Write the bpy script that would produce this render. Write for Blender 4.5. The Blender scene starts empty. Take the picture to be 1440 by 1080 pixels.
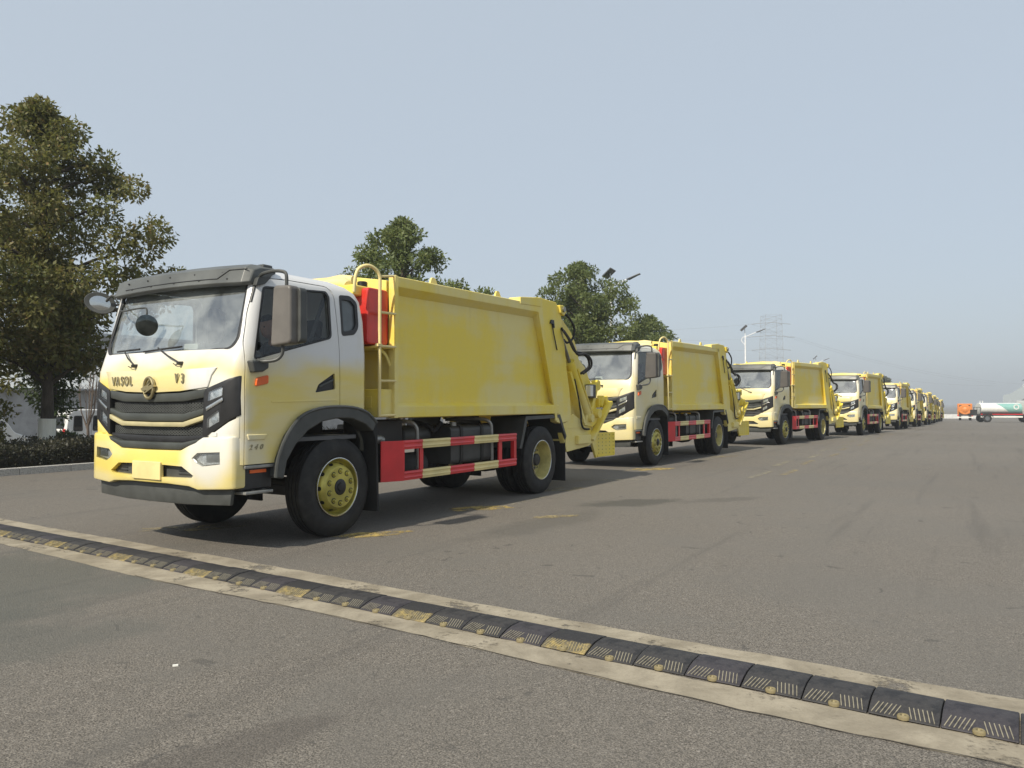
import bpy, bmesh, math, random
import numpy as np
from mathutils import Vector, Matrix
R = math.radians
scene = bpy.context.scene
COL = scene.collection

# ---------------------------------------------------------------- camera
TH = R(59.4)                                   # heading of the truck row: local x (rearward) in the world
UX, UY = math.cos(TH), math.sin(TH)
cam_d = bpy.data.cameras.new('camera'); cam = bpy.data.objects.new('camera', cam_d); COL.objects.link(cam)
cam_d.sensor_fit = 'HORIZONTAL'; cam_d.sensor_width = 36.0; cam_d.lens = 36.0 * 1080 / 1440
cam_d.clip_start = 0.05; cam_d.clip_end = 6000
cam.location = (0, 0, 1.40); cam.rotation_euler = (R(90) + math.atan(27 / 1080), 0, 0)
scene.camera = cam

# ---------------------------------------------------------------- sky, sun, exposure
SUN_EL = R(40)
sun_dir2 = (-UX * math.cos(R(3)) - UY * math.sin(R(3)), -UY * math.cos(R(3)) + UX * math.sin(R(3)))   # towards the sun, in plan
SUN_AZ = math.atan2(sun_dir2[0], sun_dir2[1])          # clockwise from +Y
world = bpy.data.worlds.new('World'); scene.world = world; world.use_nodes = True
wn = world.node_tree; wn.nodes.clear()
sky = wn.nodes.new('ShaderNodeTexSky'); sky.sky_type = 'NISHITA'; sky.sun_disc = False
sky.sun_elevation = SUN_EL; sky.sun_rotation = SUN_AZ
sky.air_density = 1.0; sky.dust_density = 1.5; sky.ozone_density = 1.2; sky.altitude = 0
bg = wn.nodes.new('ShaderNodeBackground'); bg.inputs['Strength'].default_value = 0.092
wo = wn.nodes.new('ShaderNodeOutputWorld')
veil = wn.nodes.new('ShaderNodeMix'); veil.data_type = 'RGBA'; veil.inputs[0].default_value = 0.75       # thin even high haze over the whole sky
veil.inputs[7].default_value = (5.95, 6.75, 7.6, 1)
wn.links.new(sky.outputs[0], veil.inputs[6]); wn.links.new(veil.outputs[2], bg.inputs[0]); wn.links.new(bg.outputs[0], wo.inputs[0])
sd = bpy.data.lights.new('sun', 'SUN'); so = bpy.data.objects.new('sun', sd); COL.objects.link(so)
sd.energy = 4.8; sd.angle = R(1.2); sd.color = (1.0, 0.92, 0.78)
sv = Vector((sun_dir2[0] * math.cos(SUN_EL), sun_dir2[1] * math.cos(SUN_EL), math.sin(SUN_EL)))
so.rotation_euler = sv.to_track_quat('Z', 'Y').to_euler(); so.location = (-20, -20, 40)
vs = scene.view_settings; vs.view_transform = 'Standard'; vs.look = 'None'; vs.exposure = 0.18; vs.gamma = 1.0
vs.use_curve_mapping = False
scene.render.engine = 'CYCLES'
scene.cycles.use_denoising = True
scene.cycles.max_bounces = 8; scene.cycles.transparent_max_bounces = 16; scene.cycles.volume_bounces = 1
scene.cycles.caustics_reflective = False; scene.cycles.caustics_refractive = False

# ---------------------------------------------------------------- materials
MATS = {}
def _mat(name):
    m = bpy.data.materials.new(name); m.use_nodes = True; nt = m.node_tree
    MATS[name] = m
    return m, nt, nt.nodes['Principled BSDF']
def N(nt, t, **kw):
    n = nt.nodes.new(t)
    for k, v in kw.items():
        if k.startswith('i_'): n.inputs[k[2:].replace('_', ' ')].default_value = v
        else: setattr(n, k, v)
    return n
def math_n(nt, op, a, b=None, clamp=False):
    n = nt.nodes.new('ShaderNodeMath'); n.operation = op; n.use_clamp = clamp
    for i, x in enumerate((a, b)):
        if x is None: continue
        if isinstance(x, (int, float)): n.inputs[i].default_value = x
        else: nt.links.new(x, n.inputs[i])
    return n.outputs[0]
def mix_c(nt, f, a, b, blend='MIX'):
    n = nt.nodes.new('ShaderNodeMix'); n.data_type = 'RGBA'; n.blend_type = blend
    for i, x in ((0, f), (6, a), (7, b)):
        if isinstance(x, (int, float)): n.inputs[i].default_value = x
        elif isinstance(x, tuple): n.inputs[i].default_value = (*x, 1)
        else: nt.links.new(x, n.inputs[i])
    return n.outputs[2]
def noise(nt, vec, scale, detail=4, rough=.55, dist=0.0):
    n = nt.nodes.new('ShaderNodeTexNoise'); n.inputs['Scale'].default_value = scale
    n.inputs['Detail'].default_value = detail; n.inputs['Roughness'].default_value = rough; n.inputs['Distortion'].default_value = dist
    if vec is not None: nt.links.new(vec, n.inputs['Vector'])
    return n.outputs[0]
def ramp(nt, f, lo, hi):
    n = nt.nodes.new('ShaderNodeMapRange'); n.interpolation_type = 'SMOOTHSTEP'
    n.inputs[1].default_value = lo; n.inputs[2].default_value = hi
    nt.links.new(f, n.inputs[0]); return n.outputs[0]
def coord(nt, scale=(1, 1, 1), loc=(0, 0, 0), rot=(0, 0, 0), kind='Object'):
    t = nt.nodes.new('ShaderNodeTexCoord'); m = nt.nodes.new('ShaderNodeMapping')
    m.inputs['Scale'].default_value = scale; m.inputs['Location'].default_value = loc; m.inputs['Rotation'].default_value = rot
    nt.links.new(t.outputs[kind], m.inputs[0]); return m.outputs[0]
def bump(nt, p, h, strength, dist=.01):
    b = nt.nodes.new('ShaderNodeBump'); b.inputs['Strength'].default_value = strength; b.inputs['Distance'].default_value = dist
    nt.links.new(h, b.inputs['Height']); nt.links.new(b.outputs[0], p.inputs['Normal'])

def simple(name, col, rough=.5, metal=0.0, var=.12, scale=6.0, spec=None, coat=0, bmp=0):
    m, nt, p = _mat(name)
    c = coord(nt)
    f = noise(nt, c, scale, 5)
    dark = tuple(x * (1 - var) for x in col); light = tuple(min(1, x * (1 + var)) for x in col)
    nt.links.new(mix_c(nt, ramp(nt, f, .3, .7), dark, light), p.inputs['Base Color'])
    f2 = noise(nt, c, scale * 4, 3)
    r = math_n(nt, 'MULTIPLY_ADD', f2, .2); r.node.inputs[2].default_value = rough - .1
    nt.links.new(r, p.inputs['Roughness'])
    p.inputs['Metallic'].default_value = metal
    if coat: p.inputs['Coat Weight'].default_value = coat
    if bmp: bump(nt, p, noise(nt, c, scale * 12, 3), bmp, .004)
    return m

simple('dark_plastic', (.055, .058, .055), .5, var=.2)
simple('visor_plastic', (.095, .10, .095), .42, var=.2, scale=2.5)
simple('mirror_plastic', (.085, .078, .072), .45, var=.1)
simple('mirror_plastic_pale', (.13, .12, .108), .45, var=.1)  # same mirror plastic twice: shaded tone for the row, lit tone for the lead
simple('grille_plastic', (.050, .054, .048), .4, var=.2, scale=3)
simple('black_plastic', (.018, .018, .019), .45, var=.3)
simple('black_rubber', (.016, .016, .016), .8, var=.3)
simple('chassis_black', (.022, .021, .02), .65, var=.4, scale=4)
simple('tank_dark', (.05, .052, .05), .5, var=.25, scale=3)
simple('hub_black', (.012, .012, .012), .4)
simple('red_paint', (.62, .025, .03), .4, var=.12, scale=3, coat=.3)
simple('tank_red', (.55, .03, .022), .38, var=.12, scale=3, coat=.3)
simple('cream_paint', (.72, .60, .27), .5, var=.12, scale=3)
simple('silver', (.6, .6, .58), .25, metal=1.0, var=.1)
simple('grey_metal', (.32, .32, .30), .4, metal=.6, var=.2)
simple('rod_steel', (.25, .24, .20), .3, metal=.7, var=.2)
simple('orange_plastic', (.75, .13, .02), .35, var=.1)
simple('rim_gold', (.50, .44, .10), .34, metal=.35, var=.25, scale=5)
simple('rim_gold_dull', (.52, .46, .18), .42, metal=.2, var=.25, scale=5)
simple('emblem_bronze', (.34, .29, .16), .35, metal=.7, var=.15)
simple('letter_grey', (.30, .27, .17), .4, metal=.5, var=.1)
simple('trim_champagne', (.52, .46, .26), .4, metal=.25, var=.15, scale=4)
simple('seat_cloth', (.03, .032, .034), .85, var=.2)
simple('interior_grey', (.09, .092, .095), .7, var=.15)
simple('paper_white', (.75, .74, .68), .7, var=.05)
simple('film_grey', (.42, .43, .43), .55, var=.2)

def paint_box():
    m, nt, p = _mat('box_paint')
    c = coord(nt)
    n1 = noise(nt, coord(nt, (.55, .55, .75)), 1.0, 5, .55, .4)
    n2 = noise(nt, coord(nt, (2.2, 2.2, .35), (3, 1, 7)), 1.0, 5, .6)       # vertical spray passes
    n3 = noise(nt, coord(nt, (.3, .3, 3.0), (9, 4, 2)), 1.0, 4, .6)         # level spray passes
    n4 = noise(nt, c, 22, 4)
    s = math_n(nt, 'ADD', math_n(nt, 'MULTIPLY', n1, .5), math_n(nt, 'ADD', math_n(nt, 'MULTIPLY', n2, .25), math_n(nt, 'MULTIPLY', n3, .25)))
    col = mix_c(nt, ramp(nt, s, .43, .57), (.80, .62, .06), (.75, .64, .24))
    col = mix_c(nt, math_n(nt, 'MULTIPLY', ramp(nt, n4, .45, .75), .12), col, (.60, .50, .26))
    # road dust and runs near the lower edge and below joints
    n5 = noise(nt, coord(nt, (6, 6, .8), (2, 2, 2)), 1.0, 6, .65)
    col = mix_c(nt, math_n(nt, 'MULTIPLY', ramp(nt, n5, .56, .78), .30), col, (.50, .40, .14))
    nt.links.new(col, p.inputs['Base Color'])
    nt.links.new(math_n(nt, 'ADD', math_n(nt, 'MULTIPLY', n1, .25), .34), p.inputs['Roughness'])
    bump(nt, p, noise(nt, c, 2.3, 3), .10, .02)
paint_box()

def paint_cab(name, white_low, white, yellow, amt, spots):
    m, nt, p = _mat(name)
    tc = nt.nodes.new('ShaderNodeTexCoord'); sep = nt.nodes.new('ShaderNodeSeparateXYZ')
    nt.links.new(tc.outputs['Object'], sep.inputs[0])
    n1 = noise(nt, coord(nt, (1.6, 1.6, 2.2)), 1.0, 3, .5, .3)
    n2 = noise(nt, coord(nt, (.8, .8, 4.0), (5, 5, 5)), 1.0, 3, .5)
    z = math_n(nt, 'ADD', sep.outputs[2], math_n(nt, 'MULTIPLY', math_n(nt, 'SUBTRACT', n1, .5), .35))
    f = ramp(nt, z, white_low + .12, white_low - .16)
    f = math_n(nt, 'MULTIPLY', f, math_n(nt, 'ADD', .70, math_n(nt, 'MULTIPLY', ramp(nt, n2, .35, .62), .30)))
    for (q, r0, r1, k) in spots:                       # bare white patches the sprayer has not covered
        d = nt.nodes.new('ShaderNodeVectorMath'); d.operation = 'DISTANCE'
        nt.links.new(tc.outputs['Object'], d.inputs[0]); d.inputs[1].default_value = q
        dd = math_n(nt, 'ADD', d.outputs['Value'], math_n(nt, 'MULTIPLY', math_n(nt, 'SUBTRACT', n1, .5), .3))
        g = ramp(nt, dd, r0, r1)
        f = math_n(nt, 'MULTIPLY', f, math_n(nt, 'ADD', 1 - k, math_n(nt, 'MULTIPLY', g, k)))
    f = math_n(nt, 'MULTIPLY', f, amt)
    col = mix_c(nt, f, white, yellow)
    n5 = noise(nt, coord(nt, (7, 7, 1.2), (1, 1, 1)), 1.0, 6, .65)
    col = mix_c(nt, math_n(nt, 'MULTIPLY', ramp(nt, n5, .55, .8), .15), col, (.5, .44, .28))
    nt.links.new(col, p.inputs['Base Color'])
    p.inputs['Roughness'].default_value = .34; p.inputs['Coat Weight'].default_value = .25; p.inputs['Coat Roughness'].default_value = .15
paint_cab('cab_paint_lead', 1.80, (.66, .66, .65), (.74, .585, .11), .95,
          [((-1.38, -.85, 1.40), .22, .40, .8), ((-1.38, -.80, .95), .18, .40, .8), ((-1.15, -1.1, .90), .05, .25, .4)])
paint_cab('bonnet_paint_lead', 2.6, (.68, .68, .67), (.70, .58, .23), .95, [((-1.40, -1.02, 1.62), .42, .62, .9)])
paint_cab('cab_paint', 1.95, (.67, .64, .53), (.70, .585, .235), .95, [((-1.25, -1.0, 1.35), .25, .6, .4)])

def tyre_mat():
    m, nt, p = _mat('tyre_rubber')
    c = coord(nt)
    f = noise(nt, c, 9, 5)
    nt.links.new(mix_c(nt, ramp(nt, f, .35, .75), (.009, .009, .009), (.024, .023, .021)), p.inputs['Base Color'])
    p.inputs['Roughness'].default_value = .72
tyre_mat()

def glass(name, tint, gloss, film=0.0, filmcol=(.5, .52, .53), rough=.02):
    m, nt, p = _mat(name); nt.nodes.remove(p); out = nt.nodes['Material Output']
    tr = N(nt, 'ShaderNodeBsdfTransparent'); tr.inputs[0].default_value = (*tint, 1)
    gl = N(nt, 'ShaderNodeBsdfGlossy'); gl.inputs['Roughness'].default_value = rough; gl.inputs['Color'].default_value = (.95, .97, 1, 1)
    fr = N(nt, 'ShaderNodeFresnel'); gm = N(nt, 'ShaderNodeNewGeometry'); ior = math_n(nt, 'SUBTRACT', 1.5, math_n(nt, 'MULTIPLY', gm.outputs['Backfacing'], 1.5 - 1 / 1.5)); nt.links.new(ior, fr.inputs['IOR'])
    f = math_n(nt, 'ADD', fr.outputs[0], gloss, clamp=True)
    mx = N(nt, 'ShaderNodeMixShader'); nt.links.new(f, mx.inputs[0]); nt.links.new(tr.outputs[0], mx.inputs[1]); nt.links.new(gl.outputs[0], mx.inputs[2])
    last = mx
    if film:
        df = N(nt, 'ShaderNodeBsdfDiffuse'); df.inputs[0].default_value = (*filmcol, 1)
        n = noise(nt, coord(nt, (1.3, 1.3, 1.3)), 2.2, 5, .6, .5)
        ff = math_n(nt, 'MULTIPLY', ramp(nt, n, .2, .8), film)
        m2 = N(nt, 'ShaderNodeMixShader'); nt.links.new(ff, m2.inputs[0]); nt.links.new(mx.outputs[0], m2.inputs[1]); nt.links.new(df.outputs[0], m2.inputs[2])
        last = m2
    nt.links.new(last.outputs[0], out.inputs[0])
glass('windshield_glass', (.66, .72, .70), .20, .34, (.58, .62, .61))
glass('side_glass', (.70, .73, .72), .0, .0)
glass('quarter_glass', (.10, .11, .11), .06, .03)
glass('lamp_glass', (.9, .92, .93), .12, .03)
simple('reflector', (.85, .85, .84), .28, metal=.25, var=.3, scale=26)
simple('dark_mirror', (.10, .115, .115), .06, metal=1.0, var=.3, scale=12)
simple('mirror_glass', (.5, .52, .52), .05, metal=1.0, var=.02)
simple('quarter_pane', (.11, .125, .13), .15, var=.1)

# ---------------------------------------------------------------- mesh helpers
class MB:
    def __init__(s): s.v = []; s.f = []
    def add(s, v, f):
        o = len(s.v); s.v += [tuple(x) for x in v]; s.f += [tuple(i + o for i in q) for q in f]; return s
    def box(s, x0, x1, y0, y1, z0, z1):
        return s.add([(x0, y0, z0), (x1, y0, z0), (x1, y1, z0), (x0, y1, z0), (x0, y0, z1), (x1, y0, z1), (x1, y1, z1), (x0, y1, z1)],
                     [(0, 3, 2, 1), (4, 5, 6, 7), (0, 1, 5, 4), (1, 2, 6, 5), (2, 3, 7, 6), (3, 0, 4, 7)])
    def obox(s, c, size, rot=(0, 0, 0)):
        M = Matrix.Translation(c) @ Matrix.Rotation(rot[2], 4, 'Z') @ Matrix.Rotation(rot[1], 4, 'Y') @ Matrix.Rotation(rot[0], 4, 'X')
        a, b, d = (x / 2 for x in size); t = MB().box(-a, a, -b, b, -d, d)
        return s.add([M @ Vector(x) for x in t.v], t.f)
    def prism(s, poly, ax, a0, a1):
        n = len(poly)
        def P(p, a):
            return {'x': (a, p[0], p[1]), 'y': (p[0], a, p[1]), 'z': (p[0], p[1], a)}[ax]
        v = [P(p, a0) for p in poly] + [P(p, a1) for p in poly]
        f = [tuple(range(n)), tuple(range(2 * n - 1, n - 1, -1))] + [(i, (i + 1) % n, n + (i + 1) % n, n + i) for i in range(n)]
        return s.add(v, f)
    def bar(s, a, b, w, h, up=(0, 0, 1)):
        a = Vector(a); b = Vector(b); d = (b - a).normalized(); sd_ = d.cross(Vector(up))
        if sd_.length < 1e-4: sd_ = d.cross(Vector((1, 0, 0)))
        sd_.normalize(); u = sd_.cross(d)
        v = [p + sd_ * (i * w / 2) + u * (j * h / 2) for p in (a, b) for i, j in ((-1, -1), (1, -1), (1, 1), (-1, 1))]
        return s.add(v, [(0, 1, 2, 3), (7, 6, 5, 4), (0, 4, 5, 1), (1, 5, 6, 2), (2, 6, 7, 3), (3, 7, 4, 0)])
    def tube(s, pts, r, n=10, smooth=0, cap=True):
        pts = [Vector(p) for p in pts]
        if smooth: pts = catmull(pts, smooth)
        rr = r if isinstance(r, (list, tuple)) else [r] * len(pts)
        if len(rr) != len(pts): rr = [rr[0] + (rr[-1] - rr[0]) * i / (len(pts) - 1) for i in range(len(pts))]
        up = Vector((0, 0, 1)); vs_ = []; k = len(pts)
        prev = None
        for i, p in enumerate(pts):
            d = (pts[min(i + 1, k - 1)] - pts[max(i - 1, 0)]).normalized()
            if prev is None:
                a = d.cross(up)
                if a.length < .1: a = d.cross(Vector((1, 0, 0)))
            else:
                a = prev - d * prev.dot(d)
            a.normalize(); b = d.cross(a); prev = a
            vs_ += [p + (a * math.cos(2 * math.pi * j / n) + b * math.sin(2 * math.pi * j / n)) * rr[i] for j in range(n)]
        f = [(i * n + j, i * n + (j + 1) % n, (i + 1) * n + (j + 1) % n, (i + 1) * n + j) for i in range(k - 1) for j in range(n)]
        if cap: f += [tuple(range(n - 1, -1, -1)), tuple((k - 1) * n + j for j in range(n))]
        return s.add(vs_, f)
    def lathe(s, prof, c=(0, 0, 0), n=40, ax='y', closed=False, cap=True):
        k = len(prof); vs_ = []
        for j in range(n):
            a = 2 * math.pi * j / n; ca, sa = math.cos(a), math.sin(a)
            for r, h in prof:
                if ax == 'y': vs_.append((c[0] + r * ca, c[1] + h, c[2] + r * sa))
                elif ax == 'x': vs_.append((c[0] + h, c[1] + r * ca, c[2] + r * sa))
                else: vs_.append((c[0] + r * ca, c[1] + r * sa, c[2] + h))
        f = []
        for j in range(n):
            j2 = (j + 1) % n
            for i in range(k if closed else k - 1):
                i2 = (i + 1) % k
                f.append((j * k + i, j * k + i2, j2 * k + i2, j2 * k + i))
        if not closed and cap:
            if prof[0][0] > 1e-5: f.append(tuple(j * k for j in range(n)))
            if prof[-1][0] > 1e-5: f.append(tuple(j * k + k - 1 for j in range(n - 1, -1, -1)))
        return s.add(vs_, f)
    def mirror(s, ax=1):
        t = MB(); t.v = [tuple(-c if i == ax else c for i, c in enumerate(p)) for p in s.v]; t.f = [q[::-1] for q in s.f]; return t
    def moved(s, d):
        t = MB(); t.v = [tuple(a + b for a, b in zip(p, d)) for p in s.v]; t.f = list(s.f); return t
    def build(s, name, mat, parent=None, bevel=0, seg=2, smooth=40, weld=False, wn=True):
        bm = bmesh.new(); vv = [bm.verts.new(p) for p in s.v]
        for q in s.f:
            try: bm.faces.new([vv[i] for i in q])
            except ValueError: pass
        if weld: bmesh.ops.remove_doubles(bm, verts=bm.verts, dist=1e-5)
        bmesh.ops.recalc_face_normals(bm, faces=bm.faces)
        if bevel:
            ed = [e for e in bm.edges if len(e.link_faces) == 2 and e.calc_face_angle(0) > R(28)]
            bmesh.ops.bevel(bm, geom=ed, offset=bevel, segments=seg, profile=.5, affect='EDGES', clamp_overlap=True)
        if not (bevel and wn): return finish(bm, name, mat, parent, smooth)
        o = finish(bm, name, mat, parent, 0); me = o.data                     # area-weighted normals keep the flats flat
        nn = np.zeros((len(me.vertices), 3))
        for p in me.polygons:
            q = np.array(p.normal) * p.area
            for i in p.vertices: nn[i] += q
        nn /= np.maximum(np.linalg.norm(nn, axis=1, keepdims=True), 1e-12)
        me.polygons.foreach_set('use_smooth', [True] * len(me.polygons)); me.normals_split_custom_set_from_vertices(nn.tolist())
        return o
def finish(bm, name, mat, parent=None, smooth=40):
    me = bpy.data.meshes.new(name); bm.to_mesh(me); bm.free()
    me.materials.append(MATS[mat] if isinstance(mat, str) else mat)
    if smooth:
        me.polygons.foreach_set('use_smooth', [True] * len(me.polygons)); me.set_sharp_from_angle(angle=R(smooth))
    o = bpy.data.objects.new(name, me); COL.objects.link(o)
    if parent is not None: o.parent = parent
    return o
def catmull(p, n):
    q = [p[0]] + list(p) + [p[-1]]; out = []
    for i in range(1, len(q) - 2):
        for k in range(n):
            t = k / n; a, b, c, d = q[i - 1], q[i], q[i + 1], q[i + 2]
            out.append(.5 * ((2 * b) + (c - a) * t + (2 * a - 5 * b + 4 * c - d) * t * t + (3 * b - a - 3 * c + d) * t ** 3))
    return out + [p[-1]]
def empty(name, loc=(0, 0, 0), rot=(0, 0, 0)):
    o = bpy.data.objects.new(name, None); COL.objects.link(o); o.location = loc; o.rotation_euler = rot; o.empty_display_size = .2; return o
def tag(o, label=None, cat=None, group=None, kind=None):
    for k, v in (('label', label), ('category', cat), ('group', group), ('kind', kind)):
        if v: o[k] = v
    return o
def copy_tree(o, parent=None):
    c = o.copy(); COL.objects.link(c)
    if parent is not None: c.parent = parent
    for ch in list(o.children): copy_tree(ch, c)
    return c
def boolean(a, cutters, op='DIFFERENCE'):
    tmp = []
    for mb in cutters:
        b = mb if isinstance(mb, bpy.types.Object) else mb.build('tmp', 'black_plastic', smooth=0)
        tmp.append(b); md = a.modifiers.new('b', 'BOOLEAN'); md.operation = op; md.object = b; md.solver = 'EXACT'
    dg = bpy.context.evaluated_depsgraph_get(); me = bpy.data.meshes.new_from_object(a.evaluated_get(dg))
    a.modifiers.clear(); old = a.data; a.data = me; bpy.data.meshes.remove(old)
    for b in tmp:
        d = b.data; bpy.data.objects.remove(b); bpy.data.meshes.remove(d)
    return a
def resmooth(o, ang=35):
    me = o.data; me.polygons.foreach_set('use_smooth', [True] * len(me.polygons)); me.set_sharp_from_angle(angle=R(ang)); return o
def rounded(poly, r, n=4):
    out = []; k = len(poly)
    for i in range(k):
        p0, p, p1 = Vector(poly[i - 1]), Vector(poly[i]), Vector(poly[(i + 1) % k])
        a = (p0 - p); b = (p1 - p); d = min(r, a.length * .45, b.length * .45)
        A = p + a.normalized() * d; B = p + b.normalized() * d
        for j in range(n + 1):
            t = j / n; q = A * (1 - t) ** 2 + p * 2 * t * (1 - t) + B * t * t; out.append((q.x, q.y))
    return out
def ring(poly, depth0, depth1, w, ax):          # flat ring along a closed outline, inset by w
    c = Vector((sum(p[0] for p in poly) / len(poly), sum(p[1] for p in poly) / len(poly)))
    n = len(poly); inner = []
    for i in range(n):
        p0, p, p1 = Vector(poly[i - 1]), Vector(poly[i]), Vector(poly[(i + 1) % n])
        t = (p1 - p0).normalized(); nn = Vector((-t.y, t.x))
        if nn.dot(c - p) < 0: nn = -nn
        q = p + nn * w; inner.append((q.x, q.y))
    def P(p, a): return {'x': (a, p[0], p[1]), 'y': (p[0], a, p[1]), 'z': (p[0], p[1], a)}[ax]
    v = [P(p, depth0) for p in poly] + [P(p, depth0) for p in inner] + [P(p, depth1) for p in inner] + [P(p, depth1) for p in poly]
    f = []
    for i in range(n):
        j = (i + 1) % n
        for a in range(4):
            b = (a + 1) % 4; f.append((a * n + i, a * n + j, b * n + j, b * n + i))
    m = MB(); m.add(v, f); return m
def mesh_np(name, verts, faces, mat, parent=None, smooth=False):
    me = bpy.data.meshes.new(name); nv = len(verts); nf, k = faces.shape
    me.vertices.add(nv); me.vertices.foreach_set('co', np.asarray(verts, dtype=np.float32).ravel())
    me.loops.add(nf * k); me.loops.foreach_set('vertex_index', faces.astype(np.int32).ravel())
    me.polygons.add(nf); me.polygons.foreach_set('loop_start', np.arange(0, nf * k, k, dtype=np.int32))
    me.update(calc_edges=True); me.validate()
    me.materials.append(MATS[mat])
    if smooth: me.polygons.foreach_set('use_smooth', [True] * nf)
    o = bpy.data.objects.new(name, me); COL.objects.link(o)
    if parent is not None: o.parent = parent
    return o
def text_mesh(txt, size, depth, name, mat, parent, M, shear=0.0):
    cu = bpy.data.curves.new('t', 'FONT'); cu.body = txt; cu.size = size; cu.extrude = depth; cu.offset = .0012 * size / .1; cu.shear = shear; cu.align_x = 'CENTER'; cu.space_character = 1.08
    t = bpy.data.objects.new('t', cu); COL.objects.link(t)
    me = bpy.data.meshes.new_from_object(t.evaluated_get(bpy.context.evaluated_depsgraph_get()))
    bpy.data.objects.remove(t); bpy.data.curves.remove(cu)
    me.transform(M); me.materials.clear(); me.materials.append(MATS[mat]); me.name = name
    o = bpy.data.objects.new(name, me); COL.objects.link(o); o.parent = parent; return o
# ================================================================ ground and setting
V_ = (-UY, UX); O_ = (-2.8186, 8.6716)
def st(s, t, z=0): return (O_[0] + UX * s + V_[0] * t, O_[1] + UY * s + V_[1] * t, z)      # along / across the truck row
def to_st(x, y): dx, dy = x - O_[0], y - O_[1]; return dx * UX + dy * UY, dx * V_[0] + dy * V_[1]
def softplus(x, k): return k * np.logaddexp(0, x / k)
def gz_st(s, t):
    z = -.0132 * (softplus(s - 30.0, 6.0) - softplus(s - 330.0, 60.0))
    tt = np.clip((t - 14.5) / 5.0, 0, 1)
    return z - .75 * tt * tt * (3 - 2 * tt)
def ground_z(x, y): s, t = to_st(x, y); return float(gz_st(s, t))

def asphalt():
    m, nt, p = _mat('asphalt')
    c = coord(nt, kind='Object')
    # aggregate
    vor = N(nt, 'ShaderNodeTexVoronoi'); vor.inputs['Scale'].default_value = 95; nt.links.new(c, vor.inputs['Vector'])
    fine = noise(nt, c, 160, 3, .7); mid = noise(nt, c, 28, 5, .65); big = noise(nt, c, .55, 5, .6, .5); huge = noise(nt, c, .11, 4, .5)
    agg = mix_c(nt, ramp(nt, fine, .36, .66), (.046, .041, .034), (.285, .255, .216))
    agg = mix_c(nt, math_n(nt, 'MULTIPLY', ramp(nt, vor.outputs['Color'], .80, .95), .55), agg, (.38, .35, .31))
    col = mix_c(nt, math_n(nt, 'MULTIPLY', ramp(nt, mid, .40, .72), .45), agg, (.135, .124, .108))
    col = mix_c(nt, math_n(nt, 'MULTIPLY', ramp(nt, big, .42, .66), .55), col, (.140, .131, .116))
    col = mix_c(nt, math_n(nt, 'MULTIPLY', ramp(nt, huge, .35, .70), .25), col, (.215, .198, .174))
    # drips, tyre scuffs along the driving direction
    rot = coord(nt, (1.0, 1.0, 1.0), rot=(0, 0, -TH))
    sc = N(nt, 'ShaderNodeMapping'); sc.inputs['Scale'].default_value = (.14, 2.6, 1); nt.links.new(rot, sc.inputs[0])
    scuff = noise(nt, sc.outputs[0], 1.0, 5, .6)
    col = mix_c(nt, math_n(nt, 'MULTIPLY', ramp(nt, scuff, .54, .72), .45), col, (.095, .088, .079))
    spots = noise(nt, c, 4.2, 3, .5, .8)
    col = mix_c(nt, math_n(nt, 'MULTIPLY', ramp(nt, spots, .66, .72), .55), col, (.07, .066, .06))
    # an old oil stain and a patched, darker piece on the far lane; wide darker grey-green ellipses near left
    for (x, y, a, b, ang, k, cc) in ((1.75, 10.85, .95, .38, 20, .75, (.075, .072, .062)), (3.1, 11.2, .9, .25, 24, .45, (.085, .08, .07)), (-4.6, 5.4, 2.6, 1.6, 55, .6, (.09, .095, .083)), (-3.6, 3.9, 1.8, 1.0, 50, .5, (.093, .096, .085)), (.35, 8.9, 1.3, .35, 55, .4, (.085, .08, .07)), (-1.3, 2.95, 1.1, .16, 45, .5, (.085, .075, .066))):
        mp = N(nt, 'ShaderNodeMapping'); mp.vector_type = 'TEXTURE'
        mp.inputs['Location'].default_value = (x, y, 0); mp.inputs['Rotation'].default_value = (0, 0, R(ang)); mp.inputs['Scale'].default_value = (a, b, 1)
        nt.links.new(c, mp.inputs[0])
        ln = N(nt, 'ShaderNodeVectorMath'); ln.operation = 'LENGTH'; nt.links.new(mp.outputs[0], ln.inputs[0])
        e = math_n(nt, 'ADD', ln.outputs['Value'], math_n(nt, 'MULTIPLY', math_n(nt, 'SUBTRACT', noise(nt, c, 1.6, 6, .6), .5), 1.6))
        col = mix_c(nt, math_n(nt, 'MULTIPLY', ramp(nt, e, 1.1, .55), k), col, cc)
    nt.links.new(col, p.inputs['Base Color'])
    p.inputs['Roughness'].default_value = .86; p.inputs['Specular IOR Level'].default_value = .35
    h = math_n(nt, 'ADD', math_n(nt, 'MULTIPLY', vor.outputs['Distance'], .6), math_n(nt, 'ADD', fine, math_n(nt, 'MULTIPLY', mid, .5)))
    bump(nt, p, h, .8, .006)
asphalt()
def concrete(name, a, b, sc=3.0):
    m, nt, p = _mat(name); c = coord(nt)
    n1 = noise(nt, c, sc, 6, .65, .4); n2 = noise(nt, c, 60, 4, .7); n3 = noise(nt, c, .9, 4)
    col = mix_c(nt, ramp(nt, n1, .3, .72), a, b)
    col = mix_c(nt, math_n(nt, 'MULTIPLY', ramp(nt, n2, .45, .8), .35), col, tuple(x * .55 for x in a))
    col = mix_c(nt, math_n(nt, 'MULTIPLY', ramp(nt, n3, .5, .7), .3), col, tuple(x * .65 for x in a))
    nt.links.new(col, p.inputs['Base Color']); p.inputs['Roughness'].default_value = .85
    bump(nt, p, math_n(nt, 'ADD', n1, n2), .35, .006)
concrete('strip_concrete', (.21, .18, .13), (.37, .325, .245))
concrete('kerb_granite', (.26, .25, .23), (.55, .53, .49), 38)
concrete('wall_render', (.30, .30, .30), (.42, .42, .42), 1.5)
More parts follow.
